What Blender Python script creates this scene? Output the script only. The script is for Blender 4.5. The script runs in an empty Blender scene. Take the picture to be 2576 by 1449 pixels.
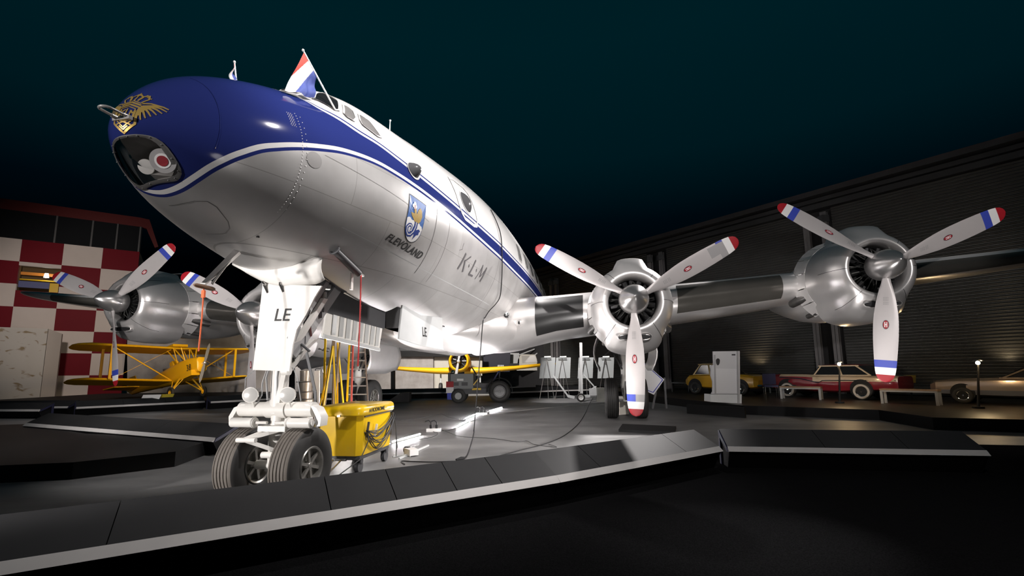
import bpy, bmesh, math, random
import numpy as np
from math import sin, cos, pi, radians as R, atan2, sqrt
from mathutils import Vector, Matrix
random.seed(7)
C = bpy.context.scene.collection
SC = bpy.context.scene

# ---------------------------------------------------------------- camera measured from the photograph
F, PITCH, CAMH, PSI = 1164.45, 0.1336, 1.4525, 0.1869
NX, NY = -3.1044, 3.2987          # nose of the airliner on the floor plan
CY, ROLL = 775.27, -0.0113
cam = bpy.data.cameras.new('camera'); camo = bpy.data.objects.new('camera', cam); C.objects.link(camo)
cam.sensor_width = 36; cam.lens = F/2576*36; cam.shift_y = (CY-724.5)/2576
cam.clip_end = 400
camo.matrix_world = Matrix.Translation((0, 0, CAMH)) @ Matrix.Rotation(pi/2+PITCH, 4, 'X') @ Matrix.Rotation(ROLL, 4, 'Z')
SC.camera = camo

def ray(u, v):
    u -= 1288; v -= CY; c, s = cos(ROLL), sin(ROLL); u, v = u*c+v*s, -u*s+v*c
    d = Vector((u/F, 1, -v/F)); a = PITCH
    return Vector((d.x, d.y*cos(a)-d.z*sin(a), d.y*sin(a)+d.z*cos(a)))
def spot(u, v, z=0.0):            # where a sight line meets the level z
    d = ray(u, v); t = (z-CAMH)/d.z
    return Vector((d.x*t, d.y*t, z))
def atY(u, v, Y):
    d = ray(u, v); t = Y/d.y
    return Vector((d.x*t, Y, CAMH+d.z*t))

# ---------------------------------------------------------------- materials
MATS = {}
def mat(name, col, rough=.5, metal=0.0, var=0.0, scale=6.0, bump=0.0, spec=.5, coat=0.0, emit=None, es=0.0, bscale=None, bdist=.01):
    if name in MATS: return MATS[name]
    m = bpy.data.materials.new(name); m.use_nodes = True; nt = m.node_tree; b = nt.nodes['Principled BSDF']
    b.inputs['Base Color'].default_value = (*col, 1); b.inputs['Roughness'].default_value = rough
    b.inputs['Metallic'].default_value = metal; b.inputs['Specular IOR Level'].default_value = spec
    b.inputs['Coat Weight'].default_value = coat
    if emit: b.inputs['Emission Color'].default_value = (*emit, 1); b.inputs['Emission Strength'].default_value = es
    tc = nt.nodes.new('ShaderNodeTexCoord')
    if var:
        n = nt.nodes.new('ShaderNodeTexNoise'); n.inputs['Scale'].default_value = scale; n.inputs['Detail'].default_value = 6
        nt.links.new(tc.outputs['Object'], n.inputs['Vector'])
        mx = nt.nodes.new('ShaderNodeMix'); mx.data_type = 'RGBA'
        mx.inputs['A'].default_value = (*[max(0, c*(1-var)) for c in col], 1); mx.inputs['B'].default_value = (*[min(1, c*(1+var)) for c in col], 1)
        nt.links.new(n.outputs['Fac'], mx.inputs['Factor']); nt.links.new(mx.outputs['Result'], b.inputs['Base Color'])
    if bump:
        n2 = nt.nodes.new('ShaderNodeTexNoise'); n2.inputs['Scale'].default_value = bscale or scale*3; n2.inputs['Detail'].default_value = 4
        nt.links.new(tc.outputs['Object'], n2.inputs['Vector'])
        bp = nt.nodes.new('ShaderNodeBump'); bp.inputs['Strength'].default_value = bump; bp.inputs['Distance'].default_value = bdist
        nt.links.new(n2.outputs['Fac'], bp.inputs['Height']); nt.links.new(bp.outputs['Normal'], b.inputs['Normal'])
    MATS[name] = m; return m

BLUE = (.022, .034, .17)
M_alu = mat('polished aluminium', (.70, .68, .67), .30, .72, .08, 3, .12, bscale=5, bdist=.02)
M_alum = mat('brushed aluminium', (.68, .66, .65), .38, .55, .08, 4, .08, bscale=8)
M_dalu = mat('dark weathered metal', (.16, .155, .15), .4, .9, .3, 8)
M_steel = mat('steel', (.45, .44, .43), .3, 1.0, .1, 10)
M_chrome = mat('chrome', (.8, .8, .8), .08, 1.0)
M_white = mat('white gear paint', (.78, .76, .72), .4, 0, .05, 8)
M_grey = mat('grey paint', (.33, .33, .33), .45, 0, .1, 8)
M_lgrey = mat('light grey paint', (.55, .56, .56), .45, 0, .06, 8)
M_dgrey = mat('dark grey paint', (.09, .09, .095), .5, 0, .15, 8)
M_black = mat('black matt', (.006, .006, .007), .7, 0)
M_boot = mat('black de-icing rubber', (.012, .012, .012), .3, 0, .2, 5, spec=.6)
M_rub = mat('tyre rubber', (.025, .024, .023), .6, 0, .25, 10)
M_rubl = mat('dusty tyre tread', (.13, .115, .10), .75, 0, .2, 12)
M_rim = mat('wheel rim paint', (.30, .29, .27), .35, .7, .2, 20)
M_blade = mat('propeller grey', (.50, .47, .465), .42, .15, .05, 5)
M_red = mat('signal red', (.35, .012, .02), .4)
M_wht = mat('marking white', (.80, .79, .78), .4)
M_blu = mat('marking blue', (.045, .07, .42), .4)
M_navy = mat('livery blue', BLUE, .18, 0, 0, coat=.6)
M_wtop = mat('white livery', (.72, .71, .70), .3, 0)
M_gold = mat('gold leaf', (.62, .42, .12), .35, .5)
M_glass = mat('dark glazing', (.015, .016, .018), .08, 0, spec=.7)
M_glassw = mat('milky glazing', (.20, .195, .19), .2, 0, .3, 6)
M_yel = mat('yellow paint', (.86, .54, .006), .32, 0, .04, 4, coat=.3)
M_yelp = mat('aircraft yellow', (.80, .42, .008), .4, 0, .06, 4)
M_red2 = mat('faded red pole', (.45, .06, .05), .5)
M_ink = mat('black lettering', (.02, .02, .02), .5)
M_inkg = mat('grey lettering', (.10, .095, .10), .5)

# ---------------------------------------------------------------- mesh builder
class MB:
    def __init__(s): s.v = []; s.f = []; s.m = []
    def add(s, vs, fs, mi=0):
        o = len(s.v); s.v += [tuple(p) for p in vs]
        for f in fs: s.f.append(tuple(i+o for i in f)); s.m.append(mi)
        return s
    def box(s, c, d, rz=0, mi=0, M=None):
        x, y, z = [k/2 for k in d]; q = M or Matrix.Rotation(rz, 3, 'Z'); c = Vector(c)
        vs = [c+q@Vector((a*x, b*y, e*z)) for a in (-1, 1) for b in (-1, 1) for e in (-1, 1)]
        return s.add(vs, [(0, 1, 3, 2), (4, 6, 7, 5), (0, 4, 5, 1), (2, 3, 7, 6), (0, 2, 6, 4), (1, 5, 7, 3)], mi)
    def bar(s, a, b, w, h=None, mi=0, up=(0, 0, 1)):
        a = Vector(a); b = Vector(b); h = h or w; d = (b-a); L = d.length; d.normalize(); u = Vector(up)
        x = d.cross(u)
        if x.length < 1e-3: x = d.cross(Vector((1, 0, 0)))
        x.normalize(); y = x.cross(d)
        return s.box((a+b)/2, (L, w, h), M=Matrix((d, x, y)).transposed(), mi=mi)
    def ring(s, c, ax, r, n, ph=0):
        ax = Vector(ax).normalized(); t = Vector((0, 0, 1)) if abs(ax.z) < .9 else Vector((1, 0, 0))
        u = ax.cross(t).normalized(); w = ax.cross(u); c = Vector(c)
        return [c+u*(r*cos(2*pi*i/n+ph))+w*(r*sin(2*pi*i/n+ph)) for i in range(n)]
    def loft(s, rings, closed=True, caps=True, mi=0, mf=None):
        o = len(s.v); n = len(rings[0])
        for r in rings: s.v += [tuple(p) for p in r]
        k = n if closed else n-1
        for j in range(len(rings)-1):
            for i in range(k):
                a = o+j*n+i; b = o+j*n+(i+1) % n
                s.f.append((a, b, b+n, a+n)); s.m.append(mf(j, i) if mf else mi)
        if caps and closed:
            s.f.append(tuple(range(o+n-1, o-1, -1))); s.m.append(mf(0, 0) if mf else mi)
            l = o+(len(rings)-1)*n; s.f.append(tuple(range(l, l+n))); s.m.append(mf(len(rings)-2, 0) if mf else mi)
        return s
    def cyl(s, a, b, r, r2=None, n=14, mi=0):
        ax = Vector(b)-Vector(a); r2 = r if r2 is None else r2
        return s.loft([s.ring(a, ax, r, n), s.ring(b, ax, max(r2, 1e-4), n)], mi=mi)
    def lathe(s, o, ax, prof, n=32, mi=0, mf=None, caps=True, ph=0):
        ax = Vector(ax).normalized(); o = Vector(o)
        return s.loft([s.ring(o+ax*t, ax, max(r, 1e-4), n, ph) for t, r in prof], caps=caps, mi=mi, mf=mf)
    def tube(s, path, r, n=8, mi=0, caps=True):
        P = [Vector(p) for p in path]; rings = []; prev = None
        for i, p in enumerate(P):
            d = (P[min(i+1, len(P)-1)]-P[max(i-1, 0)]).normalized()
            if prev is None:
                t = Vector((0, 0, 1)) if abs(d.z) < .9 else Vector((1, 0, 0)); u = d.cross(t).normalized()
            else: u = (prev-d*prev.dot(d)).normalized()
            prev = u; w = d.cross(u); rr = r[i] if isinstance(r, (list, tuple)) else r
            rings.append([p+u*(rr*cos(2*pi*k/n))+w*(rr*sin(2*pi*k/n)) for k in range(n)])
        return s.loft(rings, caps=caps, mi=mi)
    def prism(s, poly, d, mi=0):
        d = Vector(d); n = len(poly); P = [Vector(p) for p in poly]
        vs = P+[p+d for p in P]
        fs = [tuple(range(n-1, -1, -1)), tuple(range(n, 2*n))]+[(i, (i+1) % n, (i+1) % n+n, i+n) for i in range(n)]
        return s.add(vs, fs, mi)
    def ball(s, c, r, n=12, sc=(1, 1, 1), mi=0):
        c = Vector(c); rings = []
        for j in range(n//2+1):
            t = pi*j/(n//2); rings.append([c+Vector((r*sin(t)*cos(2*pi*i/n)*sc[0], r*sin(t)*sin(2*pi*i/n)*sc[1], r*cos(t)*sc[2])) for i in range(n)])
        return s.loft(rings, caps=False, mi=mi)
    def torus(s, c, ax, Rr, r, n=28, k=8, mi=0):
        ax = Vector(ax).normalized(); c = Vector(c); cc = s.ring((0, 0, 0), ax, 1, n); rings = []
        for i in range(n+1):
            e = cc[i % n]; rings.append([c+e*(Rr+r*cos(2*pi*q/k))+ax*(r*sin(2*pi*q/k)) for q in range(k)])
        return s.loft(rings, caps=False, mi=mi)
    def build(s, name, mats, parent=None, smooth=38, fix=True, M=None):
        me = bpy.data.meshes.new(name); me.from_pydata(s.v, [], s.f)
        if not isinstance(mats, (list, tuple)): mats = [mats]
        for m in mats: me.materials.append(m)
        me.polygons.foreach_set('material_index', s.m)
        if fix:
            b = bmesh.new(); b.from_mesh(me); bmesh.ops.remove_doubles(b, verts=b.verts, dist=1e-5)
            bmesh.ops.recalc_face_normals(b, faces=b.faces); b.to_mesh(me); b.free()
        if smooth:
            me.polygons.foreach_set('use_smooth', [True]*len(me.polygons)); me.set_sharp_from_angle(angle=R(smooth))
        o = bpy.data.objects.new(name, me); C.objects.link(o)
        if parent: o.parent = parent
        if M is not None: o.matrix_local = M
        return o

def tag(o, label=None, cat=None, group=None, kind=None):
    if label: o['label'] = label
    if cat: o['category'] = cat
    if group: o['group'] = group
    if kind: o['kind'] = kind
    return o
def thing(name, label, cat, loc=(0, 0, 0), rz=0.0, group=None, rx=0.0, ry=0.0):
    o = bpy.data.objects.new(name, None); C.objects.link(o); o.location = loc; o.rotation_euler = (rx, ry, rz); o.empty_display_size = .2
    return tag(o, label, cat, group)
def copy_tree(o, parent=None):
    c = o.copy(); C.objects.link(c); c.parent = parent
    for ch in list(o.children): copy_tree(ch, c)
    return c
def textpoly(txt, size=1.0, shear=0.0, bold=0.0, sx=1.0, space=1.0):
    cu = bpy.data.curves.new('t', 'FONT'); cu.body = txt; cu.size = size; cu.shear = shear; cu.offset = bold; cu.space_character = space
    cu.resolution_u = 4
    ob = bpy.data.objects.new('t', cu); C.objects.link(ob); bpy.context.view_layer.update()
    me = ob.evaluated_get(bpy.context.evaluated_depsgraph_get()).to_mesh()
    vs = [(v.co.x*sx, v.co.y) for v in me.vertices]; fs = [tuple(p.vertices) for p in me.polygons]
    ob.to_mesh_clear(); bpy.data.objects.remove(ob); bpy.data.curves.remove(cu)
    return vs, fs
def text_on(txt, o, ux, uy, size, m, parent, name='lettering', **k):   # flat lettering: o origin, ux/uy unit axes
    vs, fs = textpoly(txt, size, **k); o = Vector(o); ux = Vector(ux).normalized(); uy = Vector(uy).normalized()
    b = MB(); b.add([o+ux*a+uy*c for a, c in vs], fs); return b.build(name, m, parent, smooth=0, fix=False)
FT = [[0.108,3.41,3.41,0.0005],[0.1085,3.426,3.3944,0.0147],[0.11,3.4423,3.3791,0.0294],[0.113,3.4617,3.3618,0.0465],[0.118,3.4842,3.3428,0.0658],[0.1274,3.5057,3.3131,0.0963],[0.1674,3.5991,3.2654,0.1451],[0.2174,3.6975,3.232,0.222],[0.2874,3.8148,3.1705,0.3098],[0.3674,3.9244,3.11,0.3968],[0.4674,4.0343,3.0426,0.4886],[0.5674,4.1206,2.9831,0.5646],[0.7174,4.2194,2.9103,0.6525],[0.8674,4.2885,2.8544,0.7158],[1.0674,4.4012,2.7985,0.7973],[1.3174,4.5135,2.7209,0.8943],[1.5674,4.5922,2.6682,0.9604],[1.8674,4.7039,2.6149,1.0409],[2.1674,4.8252,2.5443,1.1371],[2.5674,4.9761,2.4518,1.2592],[3.0674,5.1265,2.3596,1.381],[3.5674,5.2294,2.3072,1.4589],[4.0674,5.304,2.2856,1.5066],[4.5674,5.3871,2.267,1.5574],[5.0674,5.4693,2.2427,1.6104],[6.0674,5.6164,2.2081,1.7016],[7.0674,5.7226,2.1889,1.7657],[8.0674,5.7803,2.1931,1.7926],[9.0674,5.804,2.2104,1.7968],[10.0674,5.8154,2.2192,1.7981],[12.0674,5.7718,2.2024,1.7847],[14.0674,5.6977,2.2169,1.7404],[16.0674,5.6205,2.2939,1.6631],[18.0674,5.549,2.4297,1.5586],[20.0674,5.5209,2.6419,1.4367],[22.0674,5.5203,2.9269,1.2928],[24.0674,5.4857,3.2749,1.1016],[26.0674,5.4134,3.7085,0.8487],[27.5674,5.3498,4.0627,0.6403],[28.2674,5.3217,4.2238,0.5452]]
FA0 = np.array(FT)
def _smooth():
    u0 = np.sqrt(FA0[:, 0]-.108); U = np.linspace(0, u0[-1], 900); du = U[1]-U[0]
    c = np.interp(U, u0, (FA0[:, 1]+FA0[:, 2])/2); h = np.interp(U, u0, (FA0[:, 1]-FA0[:, 2])/2); w = np.interp(U, u0, FA0[:, 3]); h[0] = w[0] = 0
    k = np.arange(-60, 61); g = np.exp(-.5*(k*du/.085)**2); g /= g.sum()
    def conv(a, odd):
        L_ = -a[60:0:-1] if odd else a[60:0:-1]; R_ = 2*a[-1]-a[-2:-62:-1]
        return np.convolve(np.concatenate([L_, a, R_]), g, 'valid')
    for _ in range(2): c = conv(c, False); h = conv(h, True); w = conv(w, True)
    return np.stack([U*U+.108, c+h, c-h, w], 1)
FA = _smooth()
ROOT = thing('vintage_airliner', 'large silver four-engined propeller airliner with blue and white stripes filling the hall', 'airplane', (NX, NY, 0), pi/2-PSI)
def smooth01(t): t = min(1, max(0, t)); return t*t*(3-2*t)
def hump(x, th):      # canopy over the flight deck
    a = abs(th)
    if x < 1.62 or x > 3.5 or a > 62: return 0
    return .13*smooth01((x-1.62)/.42)*(1-smooth01((x-2.15)/1.35))*(1-smooth01((a-20)/42))
def sec(x):
    a, b, w = [float(np.interp(x, FA[:, 0], FA[:, i])) for i in (1, 2, 3)]
    return (a+b)/2, (a-b)/2, w
def Fp(x, th, off=0.0, wi=0.0):      # point on the fuselage skin; th in degrees from the crown, + = port
    c, h, w = sec(x); t = R(th); off = off+hump(x, th)
    return Vector((x, -(w+off)*sin(t), c+(h+off)*cos(t)))
def Rad(x): c, h, w = sec(x); return (h+w)/2
# livery boundaries (x along the hull, degrees from the crown)
LA = [(1.10, 0), (1.16, 9), (1.25, 18), (1.40, 26), (1.559, 34.7), (1.65, 44), (1.83, 52), (2.05, 58.7), (2.32, 63.6), (2.615, 69.6), (2.98, 74.6), (3.48, 78.4), (4.17, 81.5), (5.0, 84.6), (6.14, 87.6), (7.9, 90.2), (11.4, 89.6), (14, 89), (28.2, 89)]
LB = [(.508, 180), (.503, 162), (.505, 144), (.533, 127.6), (.591, 115), (.672, 105), (.803, 95.1), (.967, 88.8), (1.156, 83.9), (1.374, 79.9), (1.64, 76.5), (1.925, 75.4), (2.22, 76.1), (2.54, 78.6), (2.93, 81.5), (3.44, 84.5), (4.13, 87.3), (5.0, 90.7), (6.15, 94.0), (8, 97), (11.5, 97), (14, 96.4), (28.2, 96)]
def dense(L, n=26):
    out = []; K = np.array(L, float); m = np.gradient(K, axis=0)
    for i in range(len(L)-1):
        for j in range(n):
            t = j/n; h00 = 2*t**3-3*t*t+1; h10 = t**3-2*t*t+t; h01 = -2*t**3+3*t*t; h11 = t**3-t*t
            out.append(K[i]*h00+m[i]*h10+K[i+1]*h01+m[i+1]*h11)
    out.append(K[-1]); return np.array(out)
DA, DB = dense(LA), dense(LB)
def inpoly(px, py, poly):
    r = np.zeros(len(px), bool); n = len(poly)
    for i in range(n):
        x1, y1 = poly[i]; x2, y2 = poly[i-1]
        c = ((y1 > py) != (y2 > py))
        with np.errstate(divide='ignore', invalid='ignore'): r ^= c & (px < (x2-x1)*(py-y1)/(y2-y1+1e-12)+x1)
    return r
def signed(P, X, T, D, close):
    Q = np.array([Fp(a, b) for a, b in D]); out = np.full(len(P), 9.0)
    for i in range(len(Q)-1):
        a, e = Q[i], Q[i+1]-Q[i]; L = e@e
        if L < 1e-12: continue
        t = np.clip(((P-a)@e)/L, 0, 1); d = np.linalg.norm(P-(a+t[:, None]*e), axis=1); out = np.minimum(out, d)
    ins = inpoly(X, T, [tuple(q) for q in D]+close)
    return np.where(ins, out, -out)      # + above the line

xs = [.108, .1085, .110, .113, .118]+list(np.arange(.127, .30, .015))+list(np.arange(.30, 3.3, .022))+list(np.arange(3.3, 9, .10))+list(np.arange(9, 28.2, .4))+[28.26]
NT = 144
# opening for the landing light window in the nose: outline as (y, z) seen from ahead
GL = [(0.13, 3.285), (0.0, 3.308), (-.069, 3.318), (-.133, 3.332), (-.203, 3.335), (-.251, 3.297), (-.27, 3.214), (-.262, 3.139), (-.209, 3.088), (-.152, 3.071), (.022, 3.052), (.16, 3.045), (.25, 3.075), (.285, 3.15), (.262, 3.225), (.2, 3.265)]
def chaikin(P, k=2):
    for _ in range(k):
        Q = []
        for i in range(len(P)):
            a, b = P[i], P[(i+1) % len(P)]; Q += [(a[0]*.75+b[0]*.25, a[1]*.75+b[1]*.25), (a[0]*.25+b[0]*.75, a[1]*.25+b[1]*.75)]
        P = Q
    return P
GL0 = GL; GL = chaikin(GL, 1)
def build_fuselage():
    rings = []; XT = []
    for x in xs:
        rings.append([Fp(x, 360*i/NT) for i in range(NT)]); XT += [(x, 360*i/NT) for i in range(NT)]
    m = MB(); m.loft(rings, caps=True)
    gp = [(a, b) for a, b in GL]
    cx, cz = 0, 3.19
    keep = []
    V = np.array(m.v)
    for f, mi in zip(m.f, m.m):
        if len(f) == 4:
            c = V[list(f)].mean(0)
            if c[0] < .62 and c[2] < 3.36:
                q = inpoly(np.array([c[1]]), np.array([c[2]]), [(cx+(a-cx)*.97, cz+(b-cz)*.97) for a, b in gp])
                if q[0]: continue
            # nose wheel bay
            th = None
            if c[2] < 3 and ((2.15 < c[0] < 3.9 and abs(c[1]) < .42) or (3.9 <= c[0] < 6.1 and abs(c[1]) < .62)): continue
        keep.append(f)
    m.f = keep; m.m = [0]*len(keep)
    o = m.build('fuselage', M_fus(), ROOT, fix=False, smooth=60)
    me = o.data; n = len(me.vertices); P = np.empty(n*3); me.vertices.foreach_get('co', P); P = P.reshape(-1, 3)
    X = np.array([a for a, b in XT]); T = np.array([min(b, 360-b) for a, b in XT]); P2 = P.copy(); P2[:, 1] = -np.abs(P2[:, 1])
    for nm, D, cl in (('dA', DA, [(28.2, -1), (1.1, -1)]), ('dB', DB, [(28.2, -1), (-1, -1), (-1, 181), (.508, 181)])):
        s = signed(P2, X, T, D, cl); at = me.attributes.new(nm, 'FLOAT', 'POINT'); at.data.foreach_set('value', s.astype(np.float32))
    return o
def M_fus():
    m = bpy.data.materials.new('airliner skin'); m.use_nodes = True; nt = m.node_tree; N = nt.nodes.new; Lk = nt.links.new; b = nt.nodes['Principled BSDF']
    def attr(n): a = N('ShaderNodeAttribute'); a.attribute_name = n; return a.outputs['Fac']
    def gt(s, v): q = N('ShaderNodeMath'); q.operation = 'GREATER_THAN'; Lk(s, q.inputs[0]); q.inputs[1].default_value = v; return q.outputs[0]
    def mix(f, a, c, dt='RGBA'):
        q = N('ShaderNodeMix'); q.data_type = dt; Lk(f, q.inputs['Factor'])
        k = {'RGBA': (6, 7), 'FLOAT': (2, 3)}[dt]
        for s, w in ((a, k[0]), (c, k[1])):
            if hasattr(s, 'is_linked'): Lk(s, q.inputs[w])
            else: q.inputs[w].default_value = (*s, 1) if dt == 'RGBA' else s
        return q.outputs[2 if dt == 'RGBA' else 0]
    tc = N('ShaderNodeTexCoord')
    dA, dB = attr('dA'), attr('dB')
    W, S, BL = (.74, .73, .72), (.52, .51, .50), (.020, .030, .150)
    # aluminium sheet variation: rivetted panels of slightly different tone
    br = N('ShaderNodeTexBrick'); br.inputs['Scale'].default_value = 1; br.inputs['Brick Width'].default_value = 1.25; br.inputs['Row Height'].default_value = .55
    br.inputs['Mortar Size'].default_value = .0035; br.inputs['Color1'].default_value = (.54, .53, .52, 1); br.inputs['Color2'].default_value = (.47, .46, .455, 1); br.inputs['Mortar'].default_value = (.34, .33, .32, 1)
    sp = N('ShaderNodeSeparateXYZ'); Lk(tc.outputs['Object'], sp.inputs[0]); cb = N('ShaderNodeCombineXYZ'); Lk(sp.outputs[0], cb.inputs[0]); Lk(sp.outputs[2], cb.inputs[1]); Lk(cb.outputs[0], br.inputs['Vector'])
    nz = N('ShaderNodeTexNoise'); nz.inputs['Scale'].default_value = 2.2; nz.inputs['Detail'].default_value = 7; Lk(tc.outputs['Object'], nz.inputs['Vector'])
    mm = N('ShaderNodeMix'); mm.data_type = 'RGBA'; mm.blend_type = 'OVERLAY'; mm.inputs['Factor'].default_value = .25; Lk(br.outputs['Color'], mm.inputs[6]); Lk(nz.outputs['Fac'], mm.inputs[7])
    col = mm.outputs[2]
    wA, tA, wB, tB = .046, .026, .046, .032
    col = mix(gt(dB, -(wB+tB)), col, BL)       # thin blue line
    col = mix(gt(dB, -wB), col, W)             # white line
    col = mix(gt(dB, 0), col, BL)              # blue band
    col = mix(gt(dA, 0), col, W)
    col = mix(gt(dA, wA), col, BL)
    col = mix(gt(dA, wA+tA), col, W)
    Lk(col, b.inputs['Base Color'])
    pnt = gt(dB, -(wB+tB))
    Lk(mix(pnt, .50, 0.0, 'FLOAT'), b.inputs['Metallic'])
    Lk(mix(pnt, .38, .10, 'FLOAT'), b.inputs['Roughness'])
    
    Lk(mix(pnt, .5, .14, 'FLOAT'), b.inputs['Specular IOR Level'])
    bp = N('ShaderNodeBump'); bp.inputs['Strength'].default_value = .10; bp.inputs['Distance'].default_value = .03
    n2 = N('ShaderNodeTexNoise'); n2.inputs['Scale'].default_value = 2.4; n2.inputs['Detail'].default_value = 2; Lk(tc.outputs['Object'], n2.inputs['Vector'])
    Lk(n2.outputs['Fac'], bp.inputs['Height']); Lk(bp.outputs['Normal'], b.inputs['Normal'])
    return m
FUS = build_fuselage()

# ------------------------------------------------ things painted on / set into the skin
def skin_strip(pts, w, m, name, off=.004, mats=None, sub=6, parent=None, closed=False):
    D = pts if not closed else pts+[pts[0]]
    Q = []
    for i in range(len(D)-1):
        for j in range(sub): t = j/sub; Q.append((D[i][0]*(1-t)+D[i+1][0]*t, D[i][1]*(1-t)+D[i+1][1]*t))
    Q.append(D[-1]); b = MB(); rings = []
    P = [Fp(a, c, off) for a, c in Q]
    for i in range(len(P)):
        d = (P[min(i+1, len(P)-1)]-P[max(i-1, 0)])
        if closed and i in (0, len(P)-1): d = P[1]-P[-2]
        d.normalize(); x, th = Q[i]
        n = (Fp(x, th, .1)-Fp(x, th, 0)).normalized(); s = d.cross(n).normalized()*(w/2)
        rings.append([P[i]-s, P[i]+s])
    b.loft(rings, closed=False, caps=False); return b.build(name, m, parent or FUS, smooth=60, fix=False)
def skin_poly(pts2, m, name, off=.005, parent=None, sub=8, solid=0.0):   # (x, th) outline -> patch on the skin
    D = []
    for i in range(len(pts2)):
        a, c = pts2[i], pts2[(i+1) % len(pts2)]
        for j in range(sub): t = j/sub; D.append((a[0]*(1-t)+c[0]*t, a[1]*(1-t)+c[1]*t))
    cx = sum(a for a, _ in D)/len(D); ct = sum(b for _, b in D)/len(D); b = MB(); rings = []
    for k in (1, .75, .5, .25, .02): rings.append([Fp(cx+(a-cx)*k, ct+(c-ct)*k, off+(solid*(1-k*k)) ) for a, c in D])
    b.loft(rings, caps=False); return b.build(name, m, parent or FUS, smooth=60, fix=False)
def skin_map(x0, t0, a, b, off=.005, tilt=0.0):     # local flat sheet wrapped on the skin: a aft, b up
    x = x0+a; th = t0+tilt*a-math.degrees(b/Rad(x0)); return Fp(x, th, off)
def skin_text(txt, x0, t0, size, m, name, tilt=0.0, **k):
    vs, fs = textpoly(txt, size, **k); b = MB(); b.add([skin_map(x0, t0, p, q, .005, tilt) for p, q in vs], fs)
    return b.build(name, m, FUS, smooth=0, fix=False)
skin_text('FLEVOLAND', 2.53, 120.0, .140, M_ink, 'ship_name', tilt=2.0, shear=.45, bold=.004, sx=.98, space=1.08)
for nm, L_ in (('letter_k', (((4.64, 105.7), (4.54, 116.8), .052), ((4.87, 106.0), (4.66, 110.9), .022), ((4.68, 109.6), (4.765, 117), .048))), ('letter_dot', (((4.895, 110.9), (4.925, 112.6), .036),)), ('letter_l', (((5.12, 106.4), (5.045, 117.0), .050), ((5.04, 116.6), (5.23, 116.5), .040))), ('letter_dot', (((5.275, 111.2), (5.305, 112.9), .036),)), ('letter_m', (((5.52, 106.9), (5.39, 117.4), .022), ((5.51, 107.1), (5.555, 115), .050), ((5.555, 114.9), (5.75, 107.4), .022), ((5.735, 107.4), (5.66, 117.6), .055)))):
    b = MB()
    for k, (p, q, w_) in enumerate(L_):
        rg = []; N_ = 8; n0 = None
        for i in range(N_+1):
            t = i/N_; x, th = p[0]*(1-t)+q[0]*t, p[1]*(1-t)+q[1]*t; P0 = Fp(x, th, .004+.0005*k); d = Fp(q[0], q[1])-Fp(p[0], p[1]); d.normalize(); n = (Fp(x, th, .1)-Fp(x, th)).normalized(); sd = d.cross(n).normalized()*(w_/2); rg.append([P0-sd, P0+sd])
        b.loft(rg, closed=False, caps=False)
    b.build(nm, M_inkg, FUS, smooth=0, fix=False)
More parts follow.
